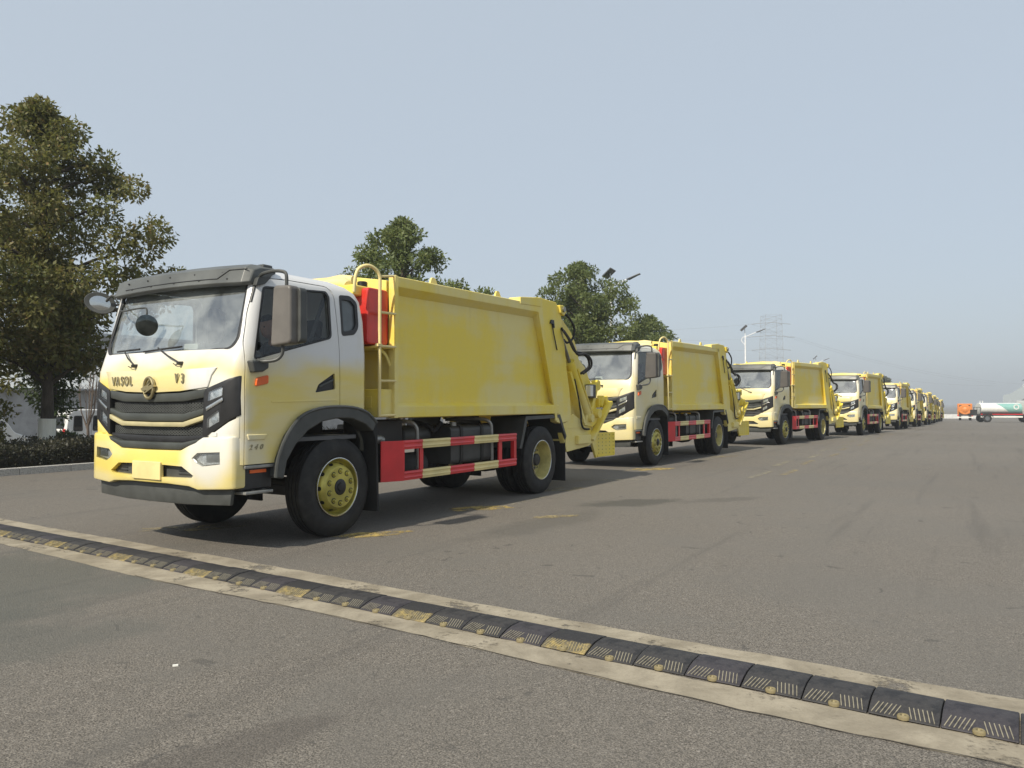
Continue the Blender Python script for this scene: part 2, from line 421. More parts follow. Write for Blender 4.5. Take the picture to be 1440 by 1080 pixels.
concrete('far_wall', (.30, .33, .36), (.38, .42, .45), .8)
concrete('white_render', (.58, .58, .57), (.68, .68, .67), 1.0)
concrete('soil', (.045, .036, .026), (.085, .07, .05), 4)

def worn_paint(name, col, lo, hi):
    m, nt, p = _mat(name); c = coord(nt)
    f = math_n(nt, 'ADD', math_n(nt, 'MULTIPLY', noise(nt, c, 5, 6, .7), .6), math_n(nt, 'MULTIPLY', noise(nt, c, 45, 4, .7), .4))
    nt.links.new(ramp(nt, f, lo, hi), p.inputs['Alpha'])
    nt.links.new(mix_c(nt, noise(nt, c, 9, 4), tuple(x * .75 for x in col), col), p.inputs['Base Color']); p.inputs['Roughness'].default_value = .8
worn_paint('worn_yellow', (.50, .37, .12), .42, .58)
worn_paint('worn_yellow_faint', (.42, .34, .17), .44, .64)
worn_paint('worn_white', (.40, .36, .25), .45, .62)

_m = MATS['strip_concrete']; _nt = _m.node_tree; _c = coord(_nt)
_f = math_n(_nt, 'ADD', math_n(_nt, 'MULTIPLY', noise(_nt, _c, 2.2, 6, .65), .7), math_n(_nt, 'MULTIPLY', noise(_nt, _c, 25, 4, .7), .3))
_nt.links.new(ramp(_nt, _f, .36, .46), _nt.nodes['Principled BSDF'].inputs['Alpha'])
# one ground sheet, finer near the camera
def ax_pts(lo, hi, near, step):
    a = list(np.arange(-near, near + 1e-6, step)); x = near; st_ = step
    while x < hi: st_ *= 1.22; x += st_; a.append(x)
    x = -near; st_ = step
    while x > lo: st_ *= 1.22; x -= st_; a.insert(0, x)
    return np.array(a)
S_, T_ = ax_pts(-300, 3500, 60, 2.5), ax_pts(-2500, 2500, 40, 1.25)
SS, TT = np.meshgrid(S_, T_, indexing='ij')
ZZ = gz_st(SS, TT)
gv = np.stack([O_[0] + UX * SS + V_[0] * TT, O_[1] + UY * SS + V_[1] * TT, ZZ], -1).reshape(-1, 3)
ni, nj = SS.shape; ii, jj = np.meshgrid(np.arange(ni - 1), np.arange(nj - 1), indexing='ij'); q0 = (ii * nj + jj).ravel()
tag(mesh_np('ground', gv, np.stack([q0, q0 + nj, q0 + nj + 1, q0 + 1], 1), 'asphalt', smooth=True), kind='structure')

# --- speed bump: rubber modules on a strip of old concrete across the lane
BA = Vector((.834, -.552, 0)).normalized(); BN = Vector((.552, .834, 0)).normalized()
def bp(a, n, z=0): return BA * a + BN * n + Vector((0, 0, z))
random.seed(3)
for (n0, n1, nm) in ((3.555, 3.80, 'concrete_strip'), (4.08, 4.37, 'concrete_strip')):
    m = MB(); ks = np.arange(-14, 6.01, .18); vv = []
    for k in ks: vv += [bp(k, n0 + random.uniform(-.012, .012) + (.03 * math.sin(k * 1.3) if n0 < 4 else 0), .005), bp(k, n1 + random.uniform(-.015, .015) + (.02 * math.sin(k * .9)), .006)]
    m.add(vv, [(2 * i, 2 * i + 2, 2 * i + 3, 2 * i + 1) for i in range(len(ks) - 1)])
    tag(m.build(nm, 'strip_concrete', smooth=0), kind='structure')
m = MB(); ks = np.arange(-6, 6.01, .12); vv = []
for k in ks:
    e = 3.553 + random.uniform(-.012, .010) + .03 * math.sin(k * 1.3); wd = max(.003, .007 + random.uniform(-.004, .005)) * (1 if k > 0 else .6)
    vv += [bp(k, e - wd, .0085), bp(k, e + wd * .4, .0085)]
m.add(vv, [(2 * i, 2 * i + 2, 2 * i + 3, 2 * i + 1) for i in range(len(ks) - 1)])
tag(m.build('joint_crack', 'soil', smooth=0), kind='structure')

def rubber(name, base, worn, face=False):
    m, nt, p = _mat(name); c = coord(nt, kind='Object')
    n1 = noise(nt, coord(nt, (1, 1, 1)), 14, 5, .65); n2 = noise(nt, c, 90, 3, .7)
    geo = N(nt, 'ShaderNodeObjectInfo')
    col = mix_c(nt, ramp(nt, n1, .38, .60), base, worn)
    if face:                                     # yellow only on the ribbed approach face, the crown is black rubber
        sp = N(nt, 'ShaderNodeSeparateXYZ'); nt.links.new(c, sp.inputs[0])
        col = mix_c(nt, ramp(nt, math_n(nt, 'ADD', sp.outputs[1], math_n(nt, 'MULTIPLY', math_n(nt, 'SUBTRACT', n1, .5), .05)), -.095, -.065), col, (.022, .021, .022))
    col = mix_c(nt, math_n(nt, 'MULTIPLY', ramp(nt, n2, .5, .8), .3), col, (.11, .10, .085))
    nt.links.new(col, p.inputs['Base Color']); p.inputs['Roughness'].default_value = .7
    bump(nt, p, n2, .4, .004)
rubber('bump_black', (.014, .014, .016), (.036, .034, .034))
rubber('bump_purple', (.020, .018, .023), (.042, .038, .043))
rubber('bump_yellow', (.34, .26, .10), (.10, .088, .06), True)
rubber('bump_rib', (.15, .135, .10), (.26, .235, .17))
rubber('bump_rib_yellow', (.42, .33, .12), (.28, .23, .12))
simple('bolt_yellow', (.20, .165, .085), .7, var=.35, scale=30)
SB = empty('speed_bump', bp(0, 3.95, 0))
tag(SB, 'low ribbed rubber speed bump with worn yellow and black modules across the asphalt', 'speed bump')
LEN = .2865
def module_mesh():
    prof = [(3.79, .002), (3.79, .012), (3.86, .038), (3.92, .050), (4.00, .052), (4.06, .042), (4.12, .012), (4.12, .002)]
    vv = []; k = len(prof); A_ = [0.0025, LEN - .0025]
    m = MB()
    for a in A_: vv += [(a, n - 3.95, z) for n, z in prof]
    m.add(vv, [(j, (j + 1) % k, k + (j + 1) % k, k + j) for j in range(k)] + [tuple(range(k)), tuple(range(2 * k - 1, k - 1, -1))])
    return m
def rib_mesh():
    m = MB()
    def zz(n):
        P = [(3.79, .012), (3.86, .038), (3.92, .050)]
        for a, b in zip(P, P[1:]):
            if n <= b[0]: return a[1] + (b[1] - a[1]) * (n - a[0]) / (b[0] - a[0])
        return .05
    for i in range(15):
        a = .016 + i * .0178
        if abs(a - LEN / 2) < .032: continue
        lean = .03 if a < LEN / 2 else -.022
        p0, p1 = (a, 3.796), (a + lean * .75, 3.866)
        m.bar((p0[0], p0[1] - 3.95, zz(p0[1])), (p1[0], p1[1] - 3.95, zz(p1[1])), .0038, .006)
    return m
def bolt_mesh():
    m = MB(); m.lathe([(.026, -.012), (.026, .0), (.022, .005), (.013, .005), (.011, -.004), (0, .012)], (LEN / 2, 3.802 - 3.95, .020), 14, 'z'); return m
ROT = math.atan2(BA.y, BA.x)
protos = {}
for i, k in enumerate(range(-46, 16)):
    a = k * LEN - .02
    yellow = (k % 4 in (0,)) and k < -5
    mt = 'bump_yellow' if yellow else ('bump_purple' if k % 4 == 3 and k < 2 else 'bump_black')
    rm = 'bump_rib_yellow' if yellow else 'bump_rib'
    if (mt, rm) not in protos:
        protos[(mt, rm)] = (module_mesh().build('rubber_module', mt, None, bevel=.004, seg=1), rib_mesh().build('rib_band', rm, None, smooth=0), bolt_mesh().build('bolt', 'bolt_yellow', None))
    P = protos[(mt, rm)]; first = P[0].parent is None
    cs = [x if first else x.copy() for x in P]
    if not first:
        for x in cs: COL.objects.link(x)
    cs[0].parent = SB; cs[0].location = BA * a + Vector((0, 0, random.uniform(0, .004))); cs[0].rotation_euler = (0, random.uniform(-.008, .008), ROT + random.uniform(-.006, .006))
    cs[1].parent = cs[0]; cs[2].parent = cs[0]

# --- painted bay marks and lane dashes, all worn
def mark(pts, mat, label=None, z=.004):
    m = MB(); m.add([(x, y, ground_z(x, y) + z) for x, y in pts], [tuple(range(len(pts)))])
    o = m.build('painted_mark', mat, None, smooth=0); tag(o, kind='structure'); return o
def dash(s0, s1, t, w, mat):
    mark([st(s0, t - w / 2)[:2], st(s1, t - w / 2)[:2], st(s1, t + w / 2)[:2], st(s0, t + w / 2)[:2]], mat)
def patch(x, y, a, b, ang, mat):
    c, s = math.cos(R(ang)), math.sin(R(ang)); rnd = random.Random(int(x * 100)); pts = []
    for i in range(14):
        q = 2 * math.pi * i / 14; k = 1 + rnd.uniform(-.25, .25); X, Y = a * k * math.cos(q), b * k * math.sin(q); pts.append((x + X * c - Y * s, y + X * s + Y * c))
    mark(pts, mat)
for (x, y, a, b, ang, mt) in ((-1.50, 8.22, .42, .16, 20, 'worn_yellow'), (-.45, 10.25, .48, .24, 20, 'worn_yellow'), (.85, 12.5, .42, .20, 30, 'worn_yellow_faint'), (2.95, 16.3, .55, .24, 25, 'worn_yellow'),
                              (4.9, 19.3, .8, .12, 50, 'worn_white'), (-3.6, 8.62, .5, .22, 15, 'worn_yellow_faint'), (-5.6, 11.6, .7, .12, -30, 'worn_yellow_faint'), (.55, 9.5, .35, .10, 20, 'worn_yellow_faint'), (5.6, 20.3, .5, .2, 30, 'worn_yellow_faint'), (1.75, 14.0, .7, .07, 8, 'worn_white')):
    patch(x, y, a, b, ang, mt)
for i in range(9): dash(8.6 + i * 3.1, 10.3 + i * 3.1, -3.35 + (i % 2) * .2, .14, 'worn_white')
for i in range(9): dash(9.4 + i * 3.1, 10.9 + i * 3.1, -3.75 + (i % 2) * .16, .13, 'worn_yellow_faint')
dash(2.4, 4.2, -1.42, .06, 'worn_white')
m = MB().obox((-1.79, 4.12, .006), (.028, .016, .008), (0, 0, .4))
tag(m.build('paper_scrap', 'paper_white'), 'tiny white paper scrap on bare asphalt in front of the speed bump', 'litter')

# --- kerb and planted verge along the far side of the lane
KT = 9.05
K = empty('kerb', st(0, KT)); tag(K, 'speckled granite kerb of short stones along the planted verge', 'kerb')
kp = None
for i in range(-10, 60):
    if kp is None: kp = MB().box(.004, .996, -.0, .14, -.10, .14).build('kerb_stone', 'kerb_granite', None, bevel=.012); o = kp
    else: o = kp.copy(); COL.objects.link(o)
    o.parent = K; zz = float(gz_st(i, KT)); o.location = Vector(st(i, KT, zz)) - K.location; o.rotation_euler = (0, 0, TH + random.uniform(-.004, .004))
m = MB(); ks = np.arange(-12, 90, 3.0); vv = []
for k in ks: z = float(gz_st(k, KT)); vv += [st(k, KT + .13, z + .11), st(k, 13.6, z + .13), st(k, 15.5, z - .1)]
m.add(vv, [(3 * i + j, 3 * i + 3 + j, 3 * i + 4 + j, 3 * i + 1 + j) for i in range(len(ks) - 1) for j in range(2)])
tag(m.build('verge_soil', 'soil'), kind='structure')
# ================================================================ the garbage truck (local frame: x rearward, y to its right, z up)
CAB = [  # height, front centre, half width, rear
    (.84, -1.43, 1.200, .40), (1.10, -1.435, 1.20, .405), (1.45, -1.44, 1.20, .41), (1.72, -1.42, 1.20, .41), (1.86, -1.375, 1.20, .41),
    (1.93, -1.345, 1.198, .41), (2.29, -1.225, 1.18, .395), (2.50, -1.155, 1.165, .35), (2.58, -1.11, 1.145, .29), (2.64, -1.02, 1.09, .20), (2.69, -.86, .99, .06), (2.715, -.60, .75, -.15)]
def cabp(w):
    for a, b in zip(CAB, CAB[1:]):
        if w <= b[0]:
            t = max(0, (w - a[0]) / (b[0] - a[0])); return tuple(a[i] + (b[i] - a[i]) * t for i in (1, 2, 3))
    return CAB[-1][1:]
def shape(w):                                   # bow and corner radius of the cab front at a height
    t = min(1, max(0, (w - 1.85) / .65)); return .075 - .050 * t, .15 - .04 * t
def bow(v, hw=1.2, b=.075, rc=.15):
    a = min(abs(v), hw); k = hw - rc
    r = b * (min(a, k) / k) ** 2
    if a > k: r += rc - math.sqrt(max(0, rc * rc - (a - k) ** 2))
    return r
def FU(v, w): p = cabp(w); return p[0] + bow(v, p[1], *shape(w))
def section(w, d=0.0):
    uf, hw, ur = cabp(w); pts = []; uf += d; hw -= d; ur -= d
    bb, rc = shape(w); rr = .10; k = hw - rc; h = []
    for i in range(7): v = k * i / 6; h.append((uf + bow(v, hw, bb, rc), v))
    for i in range(1, 7):
        a = math.pi / 2 * i / 6; h.append((uf + bb + rc * (1 - math.cos(a)), k + rc * math.sin(a)))
    u0 = uf + bb + rc
    for i in range(1, 5): h.append((u0 + (ur - rr - u0) * i / 4, hw))
    for i in range(1, 5):
        a = math.pi / 2 * i / 4; h.append((ur - rr + rr * math.sin(a), hw - rr + rr * math.cos(a)))
    h.append((ur, hw * .4))
    return [(u, v) for u, v in h] + [(u, -v) for u, v in reversed(h[1:])]
def loft(secs, ws):
    m = MB(); n = len(secs[0])
    v = [(p[0], p[1], w) for s, w in zip(secs, ws) for p in s]
    f = [(i * n + j, i * n + (j + 1) % n, (i + 1) * n + (j + 1) % n, (i + 1) * n + j) for i in range(len(ws) - 1) for j in range(n)]
    f += [tuple(range(n - 1, -1, -1)), tuple((len(ws) - 1) * n + j for j in range(n))]
    return m.add(v, f)
def sym(half): return [(v, w) for v, w in half] + [(-v, w) for v, w in reversed(half) if abs(v) > 1e-6]
def front_panel(poly, name, mat, parent, base, thick=.03, holes=(), hole_d=.05, bev=.006, step=.055):
    """a panel outlined in (v, w), following the curved cab front; base is a number or a function of height"""
    o = MB().prism(poly, 'x', 0, thick).build(name, mat, parent, bevel=bev, wn=False)
    if holes: boolean(o, [MB().prism(h, 'x', -.05, hole_d) for h in holes])
    bm = bmesh.new(); bm.from_mesh(o.data)
    vmin = min(p[0] for p in poly); vmax = max(p[0] for p in poly); x = math.ceil(vmin / step) * step
    while x < vmax:
        bmesh.ops.bisect_plane(bm, geom=bm.verts[:] + bm.edges[:] + bm.faces[:], plane_co=(0, x, 0), plane_no=(0, 1, 0)); x += step
    for q in bm.verts: q.co.x += (base(q.co.z) if callable(base) else base) + bow(q.co.y)
    bm.to_mesh(o.data); bm.free(); return resmooth(o, 30)
def both(fn):                                   # the same piece on the left and on the right side
    for s in (-1, 1): fn(s)

WIN = rounded([(-1.165, 1.80), (-1.035, 2.50), (-.20, 2.555), (-.165, 2.50), (-.15, 2.07)], .05)
QWIN = rounded([(-.015, 2.535), (.16, 2.545), (.25, 2.48), (.26, 2.22), (.20, 2.14), (.005, 2.11)], .04)
DOOR = rounded([(-1.25, .80), (-1.25, 1.57), (-1.235, 1.94), (-1.175, 2.23), (-1.10, 2.50), (-1.02, 2.575), (-.71, 2.60), (-.17, 2.605), (-.10, 2.53), (-.05, 2.07), (-.035, 1.7), (-.03, .80)], .05, 3)
ARCH = [(-.92, .4), (-.92, .71), (-.90, .87), (-.80, 1.08), (-.62, 1.25), (-.38, 1.33), (-.09, 1.352), (.2, 1.34), (.6, 1.33), (.6, .4)]
WS = rounded([(-1.03, 1.90), (1.03, 1.90), (1.10, 1.99), (1.055, 2.60), (-1.055, 2.60), (-1.10, 1.99)], .07)
HANDLE = rounded([(-.385, 1.505), (-.34, 1.59), (-.11, 1.715), (-.095, 1.545)], .02)

def make_cab(T):
    ws = [c[0] for c in CAB]
    shell = loft([section(w) for w in ws], ws).build('cab', 'cab_paint', T, smooth=0)
    iw = [.95, 1.45, 1.86, 2.29, 2.50, 2.58, 2.63]
    inner = loft([section(w, .05) for w in iw], iw)
    boolean(shell, [inner, MB().prism(WS, 'x', -2, -.75), MB().prism(WIN, 'y', -2, 2), MB().prism(QWIN, 'y', -2, 2), MB().prism(ARCH, 'y', -2, 2),
                    MB().prism([(-1.155, .5), (1.155, .5), (1.155, 1.615), (.82, 1.525), (-.82, 1.525), (-1.155, 1.615)], 'x', -2, -1.05)])
    doors = []
    for s in (-1, 1):
        d = bpy.data.objects.new('door', shell.data.copy()); COL.objects.link(d); d.parent = T
        boolean(d, [MB().prism(DOOR, 'y', *sorted((s * 1.5, s * 1.02)))], 'INTERSECT')
        boolean(d, [MB().prism(HANDLE, 'y', *sorted((s * 1.5, s * 1.176)))])
        doors.append(d)
    big = []
    c = Vector((-.65, 1.7))
    for p in DOOR:
        q = Vector(p); dv = (q - c); big.append((q.x + (.009 if dv.x > 0 else -.009) * min(1, abs(dv.x) * 3), q.y + (.009 if dv.y > 0 else -.009) * min(1, abs(dv.y) * 3)))
    boolean(shell, [MB().prism(big, 'y', -1.5, -1.02), MB().prism(big, 'y', 1.02, 1.5)])
    resmooth(shell, 32)
    # windscreen with its dark border
    g = MB(); nv, nw = 20, 8
    vs_ = [(FU(v, w) + .022, v, w) for w in np.linspace(1.88, 2.62, nw) for v in np.linspace(-1.12, 1.12, nv)]
    g.add(vs_, [(i * nv + j, i * nv + j + 1, (i + 1) * nv + j + 1, (i + 1) * nv + j) for i in range(nw - 1) for j in range(nv - 1)])
    gl = g.build('windshield', 'windshield_glass', T)
    t = MB(); n = len(WS); c2 = Vector((0, 2.25)); vv = []
    for p in WS:
        q = Vector(p); d = (c2 - q).normalized()
        for off, du in ((-.006, -.004), (.012, -.006), (.035, .004), (.030, .016), (-.006, .02)):
            a = q + d * off; vv.append((FU(a.x, a.y) + du, a.x, a.y))
    t.add(vv, [(i * 5 + k, i * 5 + (k + 1) % 5, ((i + 1) % n) * 5 + (k + 1) % 5, ((i + 1) % n) * 5 + k) for i in range(n) for k in range(5)])
    t.build('windshield_seal', 'black_plastic', gl, smooth=50)
    for s, d in zip((-1, 1), doors):
        resmooth(d, 32)
        sw = 1.175
        m = MB(); pv = [(p[0], s * (cabp(p[1])[1] - .022), p[1]) for p in WIN]; m.add(pv, [tuple(range(len(pv)))]); m.build('door_glass', 'side_glass', d)
        m = MB(); n = len(WIN); cc = Vector((-.62, 2.2)); vv = []
        for p in WIN:
            q = Vector(p); dd = (cc - q).normalized()
            for off, dv in ((-.004, .004), (.022, .003), (.022, -.02), (-.004, -.02)):
                a = q + dd * off; vv.append((a.x, s * (cabp(a.y)[1] + dv), a.y))
        m.add(vv, [(i * 4 + k, i * 4 + (k + 1) % 4, ((i + 1) % n) * 4 + (k + 1) % 4, ((i + 1) % n) * 4 + k) for i in range(n) for k in range(4)])
        m.build('window_seal', 'black_plastic', d, smooth=30)
        hm = MB().prism(HANDLE, 'y', *sorted((s * 1.1775, s * 1.16))); hm.build('handle_recess', 'black_plastic', d)
        MB().bar((-.33, s * 1.192, 1.565), (-.12, s * 1.192, 1.645), .02, .03, (0, 1, 0)).build('door_handle', 'dark_plastic', d, bevel=.006)
        MB().prism(rounded([(-1.15, 1.555), (-1.135, 1.635), (-1.0, 1.665), (-1.0, 1.585)], .02), 'y', *sorted((s * 1.185, s * 1.222))).build('side_indicator', 'orange_plastic', d, bevel=.008)
        MB().prism([(-1.215, 1.06), (-1.235, 1.115), (-1.00, 1.115), (-1.03, 1.06)], 'y', *sorted((s * 1.17, s * 1.214))).build('door_step_trim', 'cab_paint', d, bevel=.01)
        MB().prism(rounded([(-.95, 1.405), (-.95, 1.42), (-.08, 1.44), (-.08, 1.425)], .004), 'y', *sorted((s * 1.19, s * 1.2055))).build('door_crease', 'cab_paint', d, bevel=.002)
        # quarter window
        m = MB(); pv = [(p[0], s * (cabp(p[1])[1] - .018), p[1]) for p in QWIN]; m.add(pv, [tuple(range(len(pv)))]); q = m.build('quarter_window', 'quarter_pane', T)
        m = MB(); n = len(QWIN); cc = Vector((.125, 2.34)); vv = []
        for p in QWIN:
            a0 = Vector(p); dd = (cc - a0).normalized()
            for off, dv in ((-.006, .004), (.045, .004), (.045, -.02), (-.006, -.02)):
                a = a0 + dd * off; vv.append((a.x, s * (cabp(a.y)[1] + dv), a.y))
        m.add(vv, [(i * 4 + k, i * 4 + (k + 1) % 4, ((i + 1) % n) * 4 + (k + 1) % 4, ((i + 1) % n) * 4 + k) for i in range(n) for k in range(4)])
        m.build('window_seal', 'black_plastic', q, smooth=30)
        # A-pillar slot
        a = [(FU(s * .0 + 1.13, w) - .004, s * 1.125, w) for w in (2.34, 2.50)]
        MB().tube([(a[0][0] + .01, a[0][1], a[0][2]), (a[1][0] + .01, a[1][1], a[1][2])], .016, 8).build('pillar_vent', 'dark_plastic', T)
    # sun visor
    prof = [(-1.235, 2.52), (-1.255, 2.54), (-1.205, 2.685), (-1.13, 2.725), (-.90, 2.735), (-.90, 2.68), (-1.09, 2.56), (-1.20, 2.515)]
    vs_ = [-1.13, -1.12, -1.06, -.9, -.6, -.3, 0, .3, .6, .88, 1.0, 1.06, 1.08]; vv = []; k = len(prof)
    for v in vs_:
        e = max(0, abs(v) - 1.05) / .08; e = e * e
        for u, w in prof: vv.append((u + .05 * (abs(v) / 1.13) ** 2 + e * .05 * (1 if u < -1.1 else 0), v, w - .02 * (v / 1.13) ** 2 + (2.60 - w) * .25 * e))
    m = MB(); m.add(vv, [(i * k + j, i * k + (j + 1) % k, (i + 1) * k + (j + 1) % k, (i + 1) * k + j) for i in range(len(vs_) - 1) for j in range(k)] + [tuple(range(k)), tuple((len(vs_) - 1) * k + j for j in range(k))])
    vis = m.build('sun_visor', 'visor_plastic', T, bevel=.006, smooth=40)
    for v in (-.86, -.45, -.05, .35, .72):
        for fr in (.25, .72):
            u = -1.255 + .05 * fr + .05 * (v / 1.13) ** 2; w = 2.54 + .145 * fr - .02 * (v / 1.13) ** 2
            MB().lathe([(0, -.006), (.008, -.006), (.009, .012)], (u, v + (.1 if fr > .5 else 0), w), 8, 'x').build('visor_bolt', 'black_plastic', vis)
    pts = [(-1.257 + .05 * .30 + .05 * (v / 1.13) ** 2 * 1.0, v, 2.54 + .145 * .30 + wz - .02 * (v / 1.13) ** 2) for v, wz in ((-1.10, .085), (-.86, .08), (-.72, .0), (-.4, 0), (0, 0), (.4, 0), (.85, 0))]
    pts = [(p[0] + .34 * wz, p[1], p[2]) for p, wz in zip(pts, (.085, .08, 0, 0, 0, 0, 0))]
    MB().tube(pts, .005, 6).build('visor_crease', 'black_plastic', vis)
    for s in (-1, 1): MB().box(-.98, -.86, *sorted((s * 1.0, s * 1.10)), 2.62, 2.725).build('visor_bracket', 'dark_plastic', vis, bevel=.015)
    # bonnet panel with badge and letters
    hood = front_panel([(-.93, 1.728), (-.87, 1.66), (-.83, 1.548), (-.45, 1.512), (0, 1.50), (.45, 1.512), (.83, 1.548), (.87, 1.66), (.93, 1.728), (.5, 1.718), (0, 1.715), (-.5, 1.718)][::-1],
                       'bonnet_panel', 'cab_paint', T, lambda w: cabp(w)[0] - .014, .03)
    return shell, doors, gl, hood

def emblem(T, hood):
    m = MB(); cx, cz = 0, 1.545; Rr = .098
    pts = [(FU(0, 1.545) - .035, cx + Rr * .80 * math.cos(a), cz + Rr * math.sin(a)) for a in np.linspace(0, 2 * math.pi, 33)]
    m.tube(pts, .0165, 8, cap=False)
    u = FU(0, 1.545) - .042
    z = [(.055, .052), (-.11, -.005), (-.085, -.03), (-.01, -.018), (-.06, -.058), (.115, .012), (.085, .035), (.012, .018)]
    m.prism([(-x, cz + y) for x, y in z], 'x', u - .012, u + .02)
    return m.build('emblem', 'emblem_bronze', hood, bevel=0, weld=True)

def letters(T, hood, door):
    # text local x -> truck -y (reads left to right seen from the front), y -> z, normal -> -x
    def M(v, w, ang, off=.016):
        u = FU(v, w) - .014 - off * .5
        return Matrix.Translation((u, v, w)) @ Matrix.Rotation(ang, 4, 'Z') @ Matrix(((0, 0, -1, 0), (-1, 0, 0, 0), (0, 1, 0, 0), (0, 0, 0, 1)))
    sl = lambda v: math.atan2(FU(v - .05, 1.6) - FU(v + .05, 1.6), .1)
    for i, ch in enumerate('VASOL'):
        v = .70 - i * .088; text_mesh(ch, .128, .005, 'letter', 'letter_grey', hood, M(v, 1.575, -sl(v)) @ Matrix.Diagonal((.72, 1, 1, 1)))
    for i, ch in enumerate('V3'):
        v = -.41 - i * .085; text_mesh(ch, .128, .005, 'letter', 'letter_grey', hood, M(v, 1.59, -sl(v)) @ Matrix.Diagonal((.74, 1, 1, 1)))
    D = Matrix(((1, 0, 0, 0), (0, 0, -1, 0), (0, 1, 0, 0), (0, 0, 0, 1)))
    for i, ch in enumerate('240'):
        text_mesh(ch, .066, .004, 'letter', 'letter_grey', door, Matrix.Translation((-1.195 + i * .062, -1.203, .975)) @ D @ Matrix.Diagonal((1.1, 1, 1, 1)), .35)

def lattice(v0, v1, w0, w1, base, step=.045, slope=.55, r=.0045):
    m = MB(); x = v0 - (w1 - w0) / slope
    while x < v1 + (w1 - w0) / slope:
        for sg in (1, -1):
            a, b = (x, w0), (x + sg * (w1 - w0) / slope, w1)
            t0, t1 = 0.0, 1.0
            dv = b[0] - a[0]
            lo, hi = (v0 - a[0]) / dv, (v1 - a[0]) / dv
            if lo > hi: lo, hi = hi, lo
            t0, t1 = max(t0, lo), min(t1, hi)
            if t1 - t0 < .05: continue
            p = [(a[0] + dv * t, a[1] + (w1 - w0) * t) for t in (t0, t1)]
            m.bar(*[(base + bow(q[0]), q[0], q[1]) for q in p], r * 2, r * 2)
        x += step
    return m
def make_front(T):
    G = front_panel([(-.80, 1.50), (-.78, 1.00), (.78, 1.00), (.80, 1.50), (0, 1.495)][::-1], 'grille', 'black_plastic', T, -1.39, .05, bev=0)
    def hb(top, bot):     # closed outline from half-lists running outside -> centre (centre v = 0)
        t = [(-v, w) for v, w in top] + [(v, w) for v, w in reversed(top[:-1])]
        b = [(v, w) for v, w in bot] + [(-v, w) for v, w in reversed(bot[:-1])]
        return t + b
    front_panel(hb([(.80, 1.535), (.45, 1.498), (0, 1.488)], [(.785, 1.45), (.50, 1.415), (0, 1.408)]), 'grille_brow', 'grille_plastic', G, -1.445, .06, bev=.012)
    front_panel(hb([(.79, 1.355), (.52, 1.305), (0, 1.303)], [(.79, 1.30), (.50, 1.232), (0, 1.228)]), 'grille_bar', 'grille_plastic', G, -1.45, .06, bev=.012)
    front_panel(hb([(.79, 1.292), (.50, 1.224), (0, 1.220)], [(.79, 1.245), (.52, 1.178), (0, 1.176)]), 'grille_trim', 'trim_champagne', G, -1.455, .06, bev=.010)
    front_panel(hb([(.79, 1.105), (.5, 1.095), (0, 1.09)], [(.78, 1.055), (.5, 1.035), (0, 1.03)]), 'grille_bar', 'black_plastic', G, -1.43, .06, bev=.008)
    front_panel(hb([(.77, 1.075), (.52, 1.035), (0, 1.032)], [(.72, 1.03), (.48, .965), (0, .965)]), 'grille_lip', 'grille_plastic', G, -1.475, .09, bev=.014)
    lattice(-.76, .76, 1.31, 1.405, -1.405).build('grille_mesh', 'dark_plastic', G, smooth=0)
    lattice(-.74, .74, 1.10, 1.175, -1.405).build('grille_mesh', 'dark_plastic', G, smooth=0)
    for s in (-1, 1):
        S = lambda pts: [(s * v, w) for v, w in (pts if s > 0 else pts[::-1])]
        H = front_panel(S([(.815, 1.535), (1.178, 1.65), (1.182, 1.29), (.80, 1.085), (.775, 1.10), (.79, 1.50)]), 'headlight', 'black_plastic', T, lambda w: cabp(w)[0] - .016, .07,
                        holes=[S([(.845, 1.415), (.86, 1.505), (1.03, 1.553), (1.03, 1.47)]), S([(.835, 1.165), (.84, 1.26), (.99, 1.345), (.995, 1.235)])], hole_d=.035, bev=.006)
        front_panel(S([(.835, 1.325), (.83, 1.362), (1.04, 1.452), (1.045, 1.42)]), 'daylight_strip', 'silver', H, -1.463, .012, bev=.003)
        front_panel(S([(.852, 1.42), (.866, 1.50), (1.024, 1.546), (1.024, 1.475)]), 'reflector', 'reflector', H, -1.436, .01, bev=.002)
        front_panel(S([(.842, 1.172), (.846, 1.256), (.984, 1.335), (.988, 1.24)]), 'reflector', 'reflector', H, -1.436, .01, bev=.002)
        for v, w, r in ((.93, 1.49, .032), (.915, 1.245, .042)):
            u = -1.458 + bow(v); MB().lathe([(.0, -.002), (r * .6, .004), (r, .02), (r * 1.08, .026)], (u, s * v, w), 20, 'x').build('projector_lens', 'lamp_glass', H)
        for poly in ([(.848, 1.418), (.862, 1.503), (1.027, 1.55), (1.027, 1.472)], [(.838, 1.168), (.843, 1.258), (.987, 1.34), (.991, 1.238)]):
            front_panel(S(poly), 'lens', 'lamp_glass', H, -1.455, .004, bev=0)
    for s in (-1, 1):
        S = lambda pts: [(s * v, w) for v, w in (pts if s > 0 else pts[::-1])]
        front_panel(S([(.83, 1.085), (1.176, 1.272), (1.176, 1.085)]), 'lamp_apron', 'cab_paint', T, lambda w: cabp(w)[0] - .006, .05, bev=.004)
    # bumper
    FOG = lambda s: [(s * v, w) for v, w in [(.665, .893), (.74, .945), (1.03, .958), (1.035, .848), (.80, .822), (.72, .852)]]
    INT = lambda s: [(s * v, w) for v, w in [(.16, .705), (.16, .825), (.53, .815), (.69, .735), (.665, .712)]]
    top = [(1.172, 1.10), (.80, 1.088), (.74, 1.06), (.50, .965), (0, .960)]; bot = [(1.172, .625), (.74, .605), (.62, .632), (.3, .645), (0, .645)]
    B = front_panel(hb(top, bot), 'bumper', 'cab_paint', T, -1.475, .13, holes=[FOG(1), FOG(-1), INT(1), INT(-1)], hole_d=.07, bev=.022)
